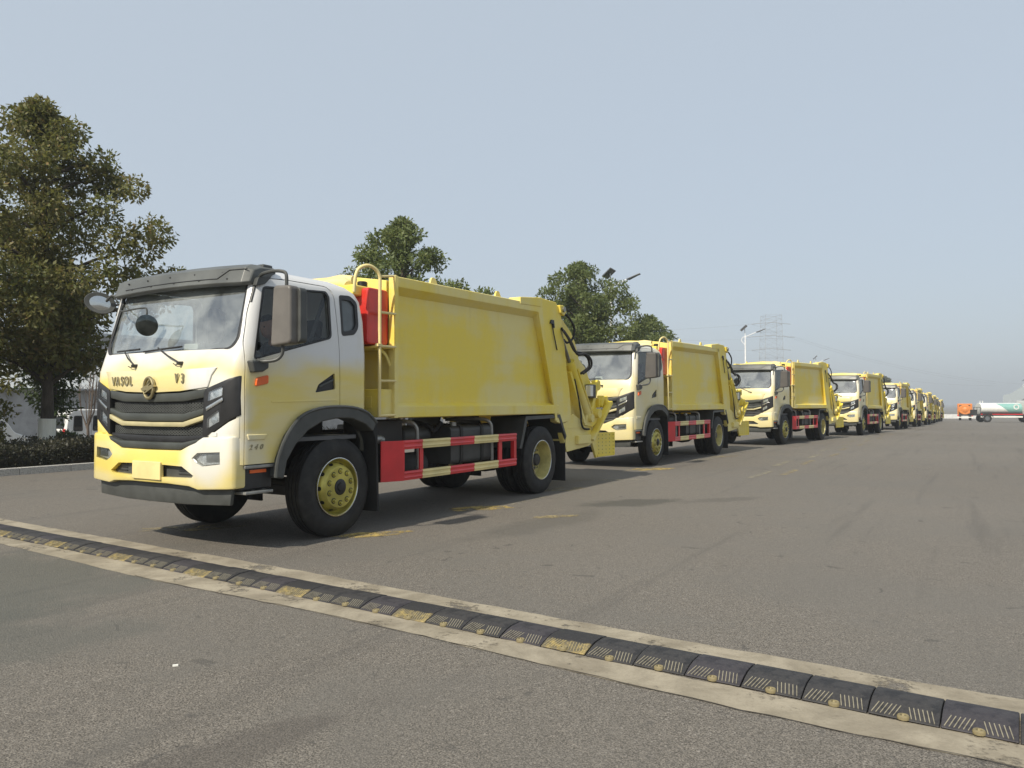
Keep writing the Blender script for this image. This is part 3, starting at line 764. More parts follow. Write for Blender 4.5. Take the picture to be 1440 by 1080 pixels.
    for s in (-1, 1):
        S = lambda pts: [(s * v, w) for v, w in (pts if s > 0 else pts[::-1])]
        L = front_panel(S([(.675, .893), (.745, .938), (1.022, .950), (1.026, .856), (.80, .83), (.725, .858)]), 'fog_lamp', 'reflector', B, -1.440, .02, bev=.004)
        front_panel(S([(.83, .862), (.835, .93), (1.0, .938), (1.003, .868)]), 'lamp_bezel', 'grey_metal', L, -1.450, .008, bev=.003)
        front_panel(S([(.668, .893), (.742, .943), (1.028, .956), (1.033, .85), (.80, .825), (.72, .853)]), 'lens', 'lamp_glass', L, -1.466, .004, bev=0)
        I = front_panel(S([(.15, .70), (.15, .83), (.54, .82), (.70, .735), (.67, .705)]), 'intake', 'dark_plastic', B, -1.425, .02, bev=0)
        for w in (.735, .765, .795): front_panel(S([(.43, w), (.43, w + .008), (.66 - (w - .735) * 1.2, w + .008), (.66 - (w - .735) * 1.2, w)]), 'slat', 'black_plastic', I, -1.434, .010, bev=0, step=.3)
        MB().box(-1.452 + bow(.95), -1.40 + bow(.95), *sorted((s * .80, s * .96)), 1.095, 1.135).build('bumper_bracket', 'cab_paint', B, bevel=.006)
    MB().box(-1.492, -1.45, -.235, .235, .675, .848).build('number_plate', 'cream_paint', B, bevel=.008)
    MB().box(-1.47, -1.44, -.10, .235 - .5 * .0, .848, .852).build('plate_holder', 'cab_paint', B)
    sk = front_panel(hb([(1.10, .63), (.5, .64), (0, .64)], [(1.08, .47), (.5, .455), (0, .455)]), 'bumper_skirt', 'dark_plastic', T, -1.40, .04, bev=.01)
    return B

def make_wipers(T):
    for (v0, w0, v1, w1, ba, bb) in ((-.42, 1.775, -.02, 1.935, (-.36, 1.938), (.26, 1.906)), (.33, 1.765, .60, 1.925, (.35, 1.935), (.80, 1.925))):
        a = Vector((FU(v0, w0) - .02, v0, w0)); b = Vector((FU(v1, w1) - .045, v1, w1))
        W = MB().tube([a, a + (b - a) * .5 + Vector((-.018, 0, 0)), b], .0075, 6).build('wiper', 'black_plastic', T)
        MB().lathe([(0, -.03), (.016, -.03), (.02, .03)], tuple(a), 12, 'x').build('wiper_pivot', 'black_plastic', W)
        pa = [(FU(ba[0] + (bb[0] - ba[0]) * t, ba[1] + (bb[1] - ba[1]) * t) - .018, ba[0] + (bb[0] - ba[0]) * t, ba[1] + (bb[1] - ba[1]) * t) for t in np.linspace(0, 1, 7)]
        MB().tube(pa, .010, 6).build('wiper_blade', 'black_plastic', W)
        MB().tube([(a.x - .008, a.y + .10, a.z + .0), (a.x - .01, a.y + .05, a.z - .015), (a.x - .015, a.y, a.z)], .005, 5).build('washer_nozzle', 'black_plastic', W)

def make_mirrors(T):
    s = -1
    prof = rounded([(s * 1.375, 2.485), (s * 1.62, 2.475), (s * 1.625, 1.94), (s * 1.34, 1.92)], .045, 5)
    mir = MB().prism(prof, 'x', -1.09, -.965).build('side_mirror', 'mirror_plastic', T, bevel=.04, seg=4, smooth=50)
    MB().prism(rounded([(s * 1.385, 2.475), (s * 1.66, 2.46), (s * 1.665, 1.955), (s * 1.35, 1.93)], .045, 5), 'x', -1.00, -.91).build('mirror_rim', 'dark_plastic', mir, bevel=.012)
    MB().prism(rounded([(s * 1.40, 2.45), (s * 1.63, 2.44), (s * 1.63, 1.98), (s * 1.37, 1.955)], .03, 4), 'x', -.912, -.907).build('mirror_glass', 'mirror_glass', mir)
    MB().tube([(-1.06, s * 1.14, 2.57), (-1.08, s * 1.22, 2.605), (-1.05, s * 1.36, 2.625), (-1.02, s * 1.46, 2.61), (-1.02, s * 1.49, 2.56), (-1.02, s * 1.49, 2.46)], .017, 8, smooth=4).build('mirror_arm', 'dark_plastic', mir)
    MB().tube([(-1.12, s * 1.21, 1.80), (-1.12, s * 1.30, 1.785), (-1.06, s * 1.40, 1.80), (-1.03, s * 1.45, 1.86), (-1.03, s * 1.45, 1.95)], .017, 8, smooth=4).build('mirror_arm', 'dark_plastic', mir)
    MB().prism([(-1.235, 1.79), (-1.035, 1.80), (-1.035, 1.725), (-1.10, 1.69), (-1.205, 1.68)], 'y', *sorted((s * 1.18, s * 1.27))).build('mirror_bracket', 'dark_plastic', mir, bevel=.015)
    MB().prism(rounded([(-1.13, 2.49), (-1.10, 2.575), (-.94, 2.605), (-1.02, 2.52)], .02), 'y', *sorted((s * 1.12, s * 1.185))).build('mirror_bracket', 'dark_plastic', mir, bevel=.012)
    # oval kerb mirror outside the far front pillar and the round front mirror
    A = MB().lathe([(0, .06), (.07, .055), (.115, .03), (.132, 0), (.126, -.014), (.116, -.012), (0, -.002)], (0, 0, 0), 32, 'x')
    M = Matrix.Translation((-1.20, 1.37, 2.475)) @ Matrix.Rotation(R(52), 4, 'Z') @ Matrix.Rotation(R(14), 4, 'X') @ Matrix.Diagonal((.85, 1.22, .86, 1))
    A.v = [tuple(M @ Vector(p)) for p in A.v]
    far = A.build('kerb_mirror', 'dark_plastic', T, smooth=40)
    g = MB().lathe([(0, -.016), (.06, -.014), (.108, -.006)], (0, 0, 0), 32, 'x'); g.v = [tuple(M @ Vector(p)) for p in g.v]
    g.build('mirror_glass', 'mirror_glass', far)
    MB().tube([(-1.00, 1.06, 2.50), (-1.06, 1.12, 2.49), (-1.12, 1.17, 2.53), (-1.15, 1.23, 2.55), (-1.17, 1.30, 2.50)], .012, 8, smooth=5).build('mirror_arm', 'dark_plastic', far)
    MB().tube([(-1.06, 1.12, 2.33), (-1.10, 1.15, 2.42), (-1.14, 1.20, 2.54)], .008, 6, smooth=4).build('mirror_brace', 'dark_plastic', far)
    A = MB().lathe([(0, -.014), (.06, -.011), (.10, -.004), (.122, .006), (.120, .016), (.10, .03), (0, .045)], (0, 0, 0), 32, 'x')
    M = Matrix.Translation((-1.43, .11, 2.155)) @ Matrix.Rotation(R(48), 4, 'Z') @ Matrix.Rotation(R(-10), 4, 'Y') @ Matrix.Diagonal((.86, .86, .86, 1))
    A.v = [tuple(M @ Vector(p)) for p in A.v]
    fm = A.build('front_mirror', 'dark_mirror', T, smooth=40)
    MB().tube([(-1.10, 1.06, 2.46), (-1.30, .80, 2.345), (-1.42, .30, 2.33), (-1.43, .14, 2.325), (-1.43, .11, 2.30), (-1.43, .11, 2.24)], .009, 8, smooth=4).build('mirror_arm', 'dark_plastic', fm)

def make_wheel(T, u, v, s, front, inner=False):
    """s = -1: outer face towards -y"""
    o = Vector((u, v, .523))
    Y = lambda h: h * -s            # profile heights measured inwards from the outer face
    prof = [(.302, .012), (.345, .0), (.40, -.008), (.455, .004), (.487, .022), (.508, .032), (.519, .042), (.519, .085), (.507, .088), (.507, .098), (.521, .101),
            (.522, .138), (.509, .141), (.509, .151), (.522, .154), (.522, .19), (.507, .193), (.507, .203), (.519, .206), (.519, .248), (.508, .258), (.487, .268), (.40, .292), (.302, .275)]
    prof = [(r, Y(h)) for r, h in prof]
    n = 56
    if front:
        rim = [(.302, .02), (.306, .006), (.300, .0), (.292, .006), (.287, .05), (.281, .085), (.262, .078), (.222, -.022), (.212, -.032), (.12, -.034), (.085, -.034), (.085, .0), (0, .0)]
    else:
        rim = [(.302, .02), (.306, .006), (.300, .0), (.290, .004), (.280, .05), (.266, .15), (.258, .20), (.215, .215), (.14, .21), (.10, .19), (.10, .13), (0, .13)]
    W = MB().lathe([(r, Y(h)) for r, h in rim], tuple(o), n, cap=False).build('wheel', 'rim_gold' if front else 'rim_gold_dull', T, smooth=30)
    MB().lathe(prof, tuple(o), n, closed=True).build('tyre', 'tyre_rubber', W, smooth=35)
    if inner: return W
    MB().lathe([(.3065, Y(.004)), (.3065, Y(-.004)), (.300, Y(-.006)), (.296, Y(.0))], tuple(o), n, closed=True).build('rim_edge', 'silver', W, smooth=60)  # added silver ring stands in for the highlight along the rim lip
    # sidewall ring
    lug = MB(); k = 10
    for i in range(k):
        a = 2 * math.pi * (i + .5) / k; rr = .166
        c = o + Vector((rr * math.cos(a), Y(-.038 if front else .205), rr * math.sin(a)))
        lug.lathe([(.023, Y(.006)), (.023, Y(0)), (.016, Y(0)), (.0145, Y(-.026)), (0, Y(-.03))], tuple(c), 8)
    lug.build('lug_nuts', 'rim_gold' if front else 'grey_metal', W, smooth=30)
    rg = MB()
    for i in range(k):
        a = 2 * math.pi * (i + .5) / k; rr = .166
        c = o + Vector((rr * math.cos(a), Y(-.035 if front else .208), rr * math.sin(a)))
        rg.lathe([(.031, Y(.002)), (.031, Y(-.001)), (0, Y(-.001))], tuple(c), 10)
    rg.build('nut_seats', 'hub_black', W, smooth=30)
    hb = MB()
    if front: hb.lathe([(.084, Y(.02)), (.083, Y(-.038)), (.066, Y(-.046)), (.05, Y(-.046)), (.045, Y(-.062)), (.02, Y(-.066)), (0, Y(-.066))], tuple(o), 24)
    else: hb.lathe([(.098, Y(.19)), (.096, Y(.10)), (.08, Y(.085)), (0, Y(.08))], tuple(o), 24)
    hb.build('hub', 'hub_black', W, smooth=30)
    if front:
        hs = MB()
        for i in range(k):
            a = 2 * math.pi * i / k; rr = .244; t = Vector((-math.sin(a), 0, math.cos(a))); rad = Vector((math.cos(a), 0, math.sin(a)))
            c = o + rad * rr + Vector((0, Y(.033), 0)); nrm = (rad * .93 + Vector((0, Y(-.37), 0))).normalized(); b2 = nrm.cross(t)
            ring_ = [c + nrm * .004 + t * (.024 * math.cos(q)) + b2 * (.026 * math.sin(q)) for q in np.linspace(0, 2 * math.pi, 12, endpoint=False)]
            hs.add(ring_, [tuple(range(12))])
        hs.build('hand_holes', 'hub_black', W, smooth=0)
    else:
        hs = MB()
        for i in range(k):
            a = 2 * math.pi * i / k; c = o + Vector((.238 * math.cos(a), Y(.206), .238 * math.sin(a)))
            hs.lathe([(.020, 0), (0, Y(-.001))], tuple(c), 10)
        hs.build('hand_holes', 'hub_black', W, smooth=0)
    return W
def make_fenders(T):
    out = [(-.93, .70), (-.905, .87), (-.80, 1.085), (-.62, 1.265), (-.38, 1.345), (-.09, 1.365), (.18, 1.345), (.36, 1.29), (.50, 1.185)]
    inn = [(.44, 1.09), (.32, 1.17), (.12, 1.235), (-.1, 1.245), (-.32, 1.215), (-.52, 1.13), (-.68, 1.0), (-.79, .85), (-.83, .68)]
    for s in (-1, 1):
        F = MB().prism(out + inn, 'y', *sorted((s * 1.0, s * 1.255))).build('front_fender', 'dark_plastic', T, bevel=.016)
        lip = [Vector((p[0], s * 1.25, p[1])) for p in out]
        MB().tube(lip, .018, 6, smooth=3).build('fender_lip', 'dark_plastic', F)
        MB().prism([(.42, 1.20), (.55, 1.17), (.585, .20), (.555, .20), (.52, 1.0)], 'y', *sorted((s * .80, s * 1.22))).build('mud_flap', 'black_rubber', F, bevel=.008)
        MB().prism([(.40, 1.33), (.62, 1.10), (.62, .55), (.585, .55), (.57, 1.05), (.38, 1.27)], 'y', *sorted((s * .78, s * 1.12))).build('inner_fender', 'black_rubber', F, bevel=.006)
        # step below the door
        S = MB().box(-1.27, -.90, *sorted((s * .72, s * 1.16)), .60, .86).build('door_step', 'black_plastic', T, bevel=.02)
        MB().box(-1.25, -.91, *sorted((s * .95, s * 1.20)), .80, .83).build('step_tread', 'grey_metal', S, bevel=.006)
        MB().box(-1.25, -.93, *sorted((s * .98, s * 1.215)), .565, .592).build('step_tread', 'grey_metal', S, bevel=.006)
        MB().box(-1.17, -.98, *sorted((s * 1.16, s * 1.169)), .755, .785).build('step_reflector', 'orange_plastic', S)
        for x in (-1.10, -.98): MB().bar((x, s * 1.12, .59), (x + .05, s * 1.12, .80), .02, .012, (0, 1, 0)).build('step_hanger', 'grey_metal', S)
        # rear fender: a bent sheet with a front skirt and a mud flap
        pth = [(3.74, .74), (3.93, 1.20), (5.03, 1.215), (5.26, .86), (5.285, .84)]
        up = [(p[0], p[1]) for p in pth]; lo = [(5.255, .80), (5.225, .83), (5.01, 1.19), (3.955, 1.175), (3.775, .735)]
        RF = MB().prism(up + lo, 'y', *sorted((s * .52, s * 1.185))).build('rear_fender', 'tank_dark', T, bevel=.006)
        MB().prism([(3.735, .735), (3.92, 1.205), (5.04, 1.22), (5.27, .86), (5.235, .83), (5.0, 1.165), (3.97, 1.15), (3.80, .73)], 'y', *sorted((s * 1.183, s * 1.20))).build('fender_lip', 'dark_plastic', RF, bevel=.004)
        MB().box(5.262, 5.278, *sorted((s * .62, s * 1.17)), .13, .86).build('mud_flap', 'black_rubber', RF, bevel=.004)
        for x in (1.46, 3.17):
            MB().tube([(x - .35, s * .45, 1.17), (x - .1, s * .9, 1.18), (x, s * 1.02, 1.13), (x + .02, s * 1.04, .98), (x + .02, s * 1.05, .6)], .024, 8, smooth=4).build('guard_stay', 'grey_metal', RF)

def make_guard(T, s):
    v0, v1 = sorted((s * 1.17, s * 1.215)); g = None
    u0, u1 = .96, 3.63; ends = [1.0, 1.39, 1.97, 2.52, 3.13, 3.63]
    E_ = MB().prism([(.74, .50), (.74, .96), (1.04, .965), (1.04, .50)], 'y', *sorted((s * 1.165, s * 1.20)))
    g = E_
    # the red front plate is bent inwards
    p = MB(); P = [(1.04, 1.212), (1.0, 1.212), (.74, 1.10), (.74, 1.085), (1.0, 1.195), (1.04, 1.195)]
    p.prism([(a, s * b) for a, b in (P if s > 0 else P[::-1])], 'z', .50, .965)
    for (a, b, w0, w1) in ():
        pass
    G = p.build('side_guard', 'red_paint', T, bevel=.004)
    prof = lambda w: [(s * 1.165, w), (s * 1.205, w), (s * 1.205, w + .018), (s * 1.213, w + .03), (s * 1.205, w + .045), (s * 1.205, w + .068), (s * 1.215, w + .082), (s * 1.208, w + .105), (s * 1.165, w + .105)]
    for w in (.50, .86):
        for i, (a, b) in enumerate(zip(ends, ends[1:])):
            if i == 0: a = 1.04
            MB().prism(prof(w), 'x', a, b - .001).build('guard_rail', 'red_paint' if i % 2 == 0 else 'cream_paint', G, bevel=.002, seg=1)
    for a, b in ((1.385, 1.455), (3.20, 3.29), (3.56, 3.63)):
        MB().box(a, b, *sorted((s * 1.14, s * (1.164 if a < 3.5 else 1.205))), .607 if a > 3.5 else .50, .858 if a > 3.5 else .965).build('guard_post', 'red_paint', G, bevel=.004)

def make_chassis(T):
    F = MB()
    for s in (-1, 1): F.box(-1.1, 6.2, *sorted((s * .36, s * .44)), .80, 1.06)
    for x in (-.9, .5, 1.6, 2.7, 3.9, 5.2): F.box(x - .05, x + .05, -.36, .36, .84, 1.02)
    Fo = F.build('chassis_frame', 'chassis_black', T, bevel=.006)
    A = MB().tube([(0, -.86, .52), (0, .86, .52)], .07, 10); A.box(-.08, .08, -.62, .62, .40, .50); A.build('front_axle', 'chassis_black', T, bevel=0)
    A = MB().lathe([(.07, -.9), (.09, -.4), (.20, -.22), (.23, 0), (.20, .22), (.09, .4), (.07, .9)], (4.48, 0, .523), 20); A.build('rear_axle', 'chassis_black', T)
    MB().tube([(.6, 0, .72), (4.3, 0, .58)], .06, 10).build('prop_shaft', 'chassis_black', T)
    for s in (-1, 1):
        for x0, x1 in ((-.75, .75), (3.75, 5.2)):
            MB().prism([(x0, .74), ((x0 + x1) / 2, .60), (x1, .74), (x1, .79), ((x0 + x1) / 2, .70), (x0, .79)], 'y', *sorted((s * .42, s * .51))).build('leaf_spring', 'chassis_black', T)
    MB().box(-.95, .45, -.45, .45, .62, 1.25).build('engine', 'chassis_black', T, bevel=.05)
    ft = MB().prism(rounded([(-1.05, .60), (-1.05, 1.10), (-.62, 1.12), (-.56, .62)], .07, 4), 'x', 2.18, 3.16).build('fuel_tank', 'tank_dark', T, bevel=.012)
    for x in (2.42, 2.92): MB().prism(rounded([(-1.062, .588), (-1.062, 1.112), (-.60, 1.135), (-.55, .60)], .075, 4), 'x', x - .03, x + .03).build('tank_strap', 'chassis_black', ft)
    MB().lathe([(.045, 0), (.045, .05), (0, .055)], (2.32, -.98, 1.10), 14, 'z').build('filler_cap', 'grey_metal', ft)
    MB().lathe([(0, -.46), (.12, -.45), (.165, -.40), (.165, .40), (.12, .45), (0, .46)], (1.42, -.78, .62), 20, 'x').build('air_tank', 'chassis_black', T)
    MB().lathe([(0, -.3), (.10, -.29), (.13, -.26), (.13, .26), (.10, .29), (0, .3)], (1.75, -.70, .99), 18, 'x').build('silencer', 'tank_dark', T)
    MB().box(2.1, 3.0, .58, 1.05, .60, 1.10).build('battery_box', 'tank_dark', T, bevel=.02)
    MB().box(.72, 1.30, -.95, -.48, .92, 1.20).build('valve_box', 'chassis_black', T, bevel=.02)
    MB().tube([(.72, -.98, .98), (.80, -1.0, .99), (.86, -1.0, .97)], .05, 10).build('air_filter', 'grey_metal', T)
    MB().tube([(1.9, -.6, 1.16), (2.0, -.8, 1.10), (2.05, -.85, 1.04), (2.2, -.86, 1.14)], .035, 8, smooth=4).build('brake_hose', 'black_rubber', T)
    MB().tube([(.7, -.6, 1.2), (.95, -.8, 1.08), (1.2, -.85, 1.14), (1.5, -.7, 1.1)], .022, 8, smooth=4).build('brake_hose', 'black_rubber', T)

def make_box(T):
    # hollow front-to-back tapering body: side plates stand inside a frame of rails
    side = [(.93, 1.25), (.93, 2.80), (4.55, 2.90), (5.02, 1.30)]
    B = MB().prism([(.93, 1.235), (.93, 2.815), (4.60, 2.93), (5.20, 1.235)], 'y', -1.10, 1.10).build('body', 'box_paint', T, bevel=.01)
    # slightly arched roof
    r = MB(); arc = [(-1.10, 2.80), (-.8, 2.87), (-.4, 2.905), (0, 2.915), (.4, 2.905), (.8, 2.87), (1.10, 2.80)]
    r.prism([(v, w) for v, w in arc], 'x', .94, 4.35); r.build('body_roof', 'box_paint', B, smooth=50)
    for s in (-1, 1):
        o = lambda a, b: sorted((s * a, s * b))
        # top rail: a boxed beam with sloping underside
        tr = [(s * 1.10, 2.66), (s * 1.212, 2.745), (s * 1.212, 2.858), (s * 1.16, 2.872), (s * 1.10, 2.872)]
        m = MB(); n = len(tr); us = [.90, 4.40]; up = [0, .055]
        v = [(u, p[0], p[1] + d) for u, d in zip(us, up) for p in tr]
        m.add(v, [(j, (j + 1) % n, n + (j + 1) % n, n + j) for j in range(n)] + [tuple(range(n)), tuple(range(2 * n - 1, n - 1, -1))])
        m.build('top_rail', 'box_paint', B, bevel=.006)
        br = [(s * 1.10, 1.41), (s * 1.21, 1.365), (s * 1.212, 1.235), (s * 1.10, 1.225)]
        MB().prism(br, 'x', .90, 4.99).build('bottom_rail', 'box_paint', B, bevel=.008)
        # front corner post, with a sloping inner edge
        fp = [(.86, s * 1.205), (.915, s * 1.212), (1.00, s * 1.10), (.86, s * 1.10)]
        MB().prism(fp, 'z', 1.23, 2.868).build('corner_post', 'box_paint', B, bevel=.006)
        # rear column plate that carries the tailgate hinge
        col = [(4.24, 2.86), (4.86, 1.42), (4.93, 1.10), (5.08, 1.07), (5.33, 1.10), (5.46, 1.20), (5.40, 1.60), (5.30, 1.95), (5.20, 2.45), (5.08, 2.86), (4.92, 3.02), (4.42, 3.03), (4.24, 2.95)]
        C_ = MB().prism(col, 'y', *o(1.06, 1.19)).build('rear_column', 'box_paint', B, bevel=.012)
        MB().prism([(4.24, 2.92), (4.30, 3.02), (4.42, 3.028), (4.40, 2.88), (4.88, 1.40), (4.93, 1.12), (4.86, 1.12), (4.80, 1.38)], 'y', *o(1.18, 1.212)).build('column_flange', 'box_paint', C_, bevel=.006)
        MB().prism([(3.72, 2.86), (3.72, 2.965), (4.36, 3.03), (4.36, 2.885)], 'y', *o(1.0, 1.222)).build('hinge_cap', 'box_paint', C_, bevel=.01)
        MB().prism([(5.02, 2.86), (4.98, 2.98), (5.10, 2.99), (5.22, 2.90), (5.14, 2.82)], 'y', *o(1.02, 1.23)).build('hinge_lug', 'box_paint', C_, bevel=.01)
        MB().tube([(5.10, s * .98, 2.92), (5.10, s * 1.26, 2.92)], .045, 12).build('hinge_pin', 'rod_steel', C_)
        MB().prism([(4.68, 2.66), (4.72, 2.72), (4.80, 2.72), (4.83, 2.60), (4.79, 2.60), (4.78, 2.66)], 'y', *o(1.19, 1.215)).build('hose_clip', 'black_plastic', C_)
        MB().tube([(4.74, s * 1.205, 2.68), (4.80, s * 1.21, 2.50), (4.92, s * 1.205, 2.25)], .010, 6).build('hose_run', 'black_rubber', C_)
        for x in (1.80, 3.35):
            MB().prism(rounded([(x - .09, 2.85 + x * .016), (x - .04, 2.96 + x * .016), (x + .03, 2.96 + x * .016), (x + .10, 2.85 + x * .016)], .03), 'y', *o(1.02, 1.05)).build('lifting_eye', 'box_paint', B, bevel=.004)
    # front bulkhead frame above the cab and braces
    MB().prism([(-1.08, 2.62), (-1.08, 2.82), (-.6, 2.89), (0, 2.92), (.6, 2.89), (1.08, 2.82), (1.08, 2.62)], 'x', .84, .93).build('bulkhead_beam', 'box_paint', B, bevel=.01)
    MB().box(.62, .93, -1.16, -.5, 1.24, 1.56).build('mounting_box', 'box_paint', B, bevel=.012)
    MB().box(.616, .622, -1.06, -.92, 1.34, 1.48).build('mounting_cover', 'box_paint', B, bevel=.004)
    MB().box(.60, .92, -1.18, -.55, 2.02, 2.05).build('tank_shelf', 'box_paint', B, bevel=.006)
    MB().tube([(.63, -1.12, 2.02), (.78, -1.12, 1.96), (.90, -1.12, 1.78)], .02, 6, smooth=4).build('shelf_brace', 'box_paint', B)
    # rolled tarpaulin and straps on the bulkhead top
    random.seed(5)
    for k, (v0, v1, x, w) in enumerate(((-.75, .55, .62, 2.80), (-.45, .75, .48, 2.77), (-.85, -.1, .46, 2.735))):
        pts = [(x + random.uniform(-.04, .04), v0 + (v1 - v0) * t, w + random.uniform(-.025, .035)) for t in np.linspace(0, 1, 7)]
        MB().tube(pts, [.05, .07, .055, .075, .06, .07, .045] if True else .06, 9).build('rolled_tarpaulin', 'cream_paint' if k != 1 else 'box_paint', B, smooth=60)
    MB().box(.36, .86, -1.0, 1.0, 2.60, 2.72).build('pipe_carrier', 'box_paint', B, bevel=.02)
    # red oil tank on the bulkhead
    OT = MB().prism(rounded([(.50, 2.06), (.50, 2.70), (.86, 2.70), (.86, 2.06)], .055, 4), 'y', -1.10, -.48).build('oil_tank', 'tank_red', T, bevel=.03, seg=3, smooth=50)
    MB().lathe([(.055, -.02), (.055, .0), (.045, .0), (.045, .03), (.062, .032), (.062, .085), (.05, .095), (0, .095)], (.66, -.86, 2.70), 18, 'z').build('filler_cap', 'hub_black', OT)
    MB().lathe([(.02, 0), (.02, .08), (0, .08)], (.66, -.86, 2.62), 8, 'z').build('filler_neck', 'tank_red', OT)
    # ladder
    L = MB().tube([(.60, -1.20, 1.25), (.60, -1.20, 2.70), (.60, -1.20, 2.80), (.56, -1.19, 2.88), (.45, -1.16, 2.925), (.34, -1.12, 2.88), (.30, -1.10, 2.78), (.30, -1.08, 2.62)], .020, 8, smooth=4).build('ladder', 'cream_paint', T, smooth=60)
    for w in (1.26, 1.65, 2.04, 2.42): MB().tube([(.60, -1.20, w), (.88, -1.20, w + .005)], .015, 8).build('rung', 'cream_paint', L)
    MB().tube([(.60, -1.20, 2.82), (.90, -1.18, 2.87)], .013, 8).build('ladder_stay', 'cream_paint', L)
    MB().bar((.55, -1.20, 2.05), (.62, -1.20, 2.05), .05, .03).build('ladder_bracket', 'cream_paint', L)
    return B

def make_tail(T):
    prof = [(4.98, 2.93), (5.16, 2.905), (5.48, 2.73), (5.70, 2.60), (5.86, 2.44), (6.00, 2.16), (6.24, 2.04), (6.42, 1.83), (6.62, 1.66), (6.80, 1.12), (6.72, .95), (6.26, .66), (5.36, .60), (5.14, 1.00), (5.50, 1.20), (5.40, 1.6), (5.20, 2.5)]
    H = MB().prism(prof, 'y', -1.06, 1.06).build('tailgate', 'box_paint', T, bevel=.01)
    for s in (-1, 1):
        o = lambda a, b: sorted((s * a, s * b))
        # side plate: upper wing and lower hopper, with stiffeners
        MB().prism([(5.12, 1.06), (5.34, 1.09), (5.47, 1.20), (5.60, 1.22), (5.86, 1.12), (6.28, 1.06), (6.34, .70), (6.20, .655), (5.34, .595), (5.13, 1.0)], 'y', *o(1.06, 1.165)).build('hopper_side', 'box_paint', H, bevel=.012)
        MB().box(5.16, 6.30, *o(1.165, 1.175), .985, 1.0).build('hopper_seam', 'box_paint', H)
        MB().box(5.66, 6.16, *o(1.165, 1.235), .71, .855).build('hopper_bracket', 'box_paint', H, bevel=.01)
        MB().bar((5.42, s * 1.12, 1.92), (5.98, s * 1.12, 1.06), .07, .17, (0, 1, 0)).build('swing_arm', 'box_paint', H, bevel=.008)
        MB().tube([(5.06, s * 1.16, 2.60), (5.50, s * 1.16, 2.00)], .033, 10).build('cylinder_rod', 'rod_steel', H)
        MB().tube([(5.46, s * 1.16, 2.06), (6.22, s * 1.16, 1.12)], .078, 14).build('lift_cylinder', 'box_paint', H)
        MB().tube([(5.44, s * 1.16, 2.085), (5.54, s * 1.16, 1.96)], .098, 14).build('cylinder_gland', 'box_paint', H)
        MB().tube([(5.62, s * 1.235, 1.97), (6.20, s * 1.235, 1.22)], .018, 8).build('oil_pipe', 'box_paint', H)
        MB().tube([(6.16, s * 1.04, 1.14), (6.16, s * 1.27, 1.14)], .07, 12).build('pivot_pin', 'box_paint', H)
        MB().prism([(5.98, 1.02), (6.10, 1.30), (6.34, 1.26), (6.50, 1.30), (6.46, 1.06), (6.30, .98)], 'y', *o(1.065, 1.20)).build('pivot_plate', 'box_paint', H, bevel=.012)
        MB().bar((6.30, s * 1.10, 1.20), (6.58, s * 1.10, 1.74), .09, .14, (0, 1, 0)).build('tipping_arm', 'box_paint', H, bevel=.01)
        MB().prism(rounded([(6.52, 1.70), (6.56, 1.82), (6.68, 1.80), (6.70, 1.66), (6.60, 1.62)], .03), 'y', *o(1.04, 1.17)).build('arm_knuckle', 'box_paint', H, bevel=.008)
        MB().tube([(6.40, s * 1.03, 1.22), (6.40, s * 1.30, 1.22)], .085, 14).build('bin_lift_pivot', 'box_paint', H)
        MB().bar((6.17, s * 1.22, .76), (7.00, s * 1.22, 1.42), .06, .13, (0, 1, 0)).build('bin_lift_arm', 'box_paint', H, bevel=.008)
        MB().tube([(6.50, s * 1.12, .98), (6.95, s * 1.16, 1.26)], .028, 8).build('bin_lift_rod', 'rod_steel', H)
        mm = MB(); random.seed(11)
        for k in range(5): mm.obox((6.76 + k * .075, s * (1.06 + .04 * (k % 2)), 1.46 - .03 * abs(k - 2)), (.07, .12, .16 + .05 * (k % 2)), (0, .5 * (k % 2), 0))
        mm.build('bin_comb', 'box_paint', H, bevel=.012)
        # perforated kick plate with its gusset
        pl = MB().prism([(6.66, s * 1.09), (7.16, s * 1.24), (7.155, s * 1.252), (6.655, s * 1.102)], 'z', .455, .87).build('kick_plate', 'box_paint', H, bevel=.003)
        hm = MB()
        for i in range(5):
            for j in range(6):
                t = .1 + .8 * i / 4; hm.lathe([(.011, 0), (0, -.0015 * 1)], (6.655 + .5 * t, s * (1.103 + .15 * t) , .50 + j * .065), 8)
        if s < 0: hm.v = [(x, y - .0015, z) for x, y, z in hm.v]
        else: hm.v = [(x, y + .003, z) for x, y, z in hm.v]
        hm.build('plate_holes', 'hub_black', pl, smooth=0)
        MB().prism([(6.28, 1.00), (6.62, .90), (6.70, .44), (6.62, .42), (6.44, .70)], 'y', *o(1.06, 1.11)).build('kick_gusset', 'box_paint', H, bevel=.006)
        MB().bar((6.66, s * 1.10, .45), (7.16, s * 1.22, .46), .05, .03).build('kick_rail', 'box_paint', pl)
        # lamp cluster
        Lm = MB().box(6.20, 6.44, *o(1.08, 1.20), 1.49, 1.73).build('tail_lamp', 'hub_black', H, bevel=.02)
        MB().box(6.185, 6.30, *o(1.10, 1.21), 1.52, 1.71).build('lamp_cover', 'paper_white', Lm, bevel=.012)
        # hoses
        for d in (0, .05):
            MB().tube([(5.08, s * (1.20 + d), 2.62 - d), (5.22, s * (1.26 + d), 2.46 - d), (5.38, s * (1.30 + d), 2.26 - d), (5.66, s * (1.30 + d), 2.24 - d * .3), (5.90, s * (1.30 + d), 2.16), (5.96, s * (1.28 + d), 2.02), (5.76, s * (1.22 + d), 1.90)], .021, 8, smooth=5).build('hydraulic_hose', 'black_rubber', H, smooth=70)
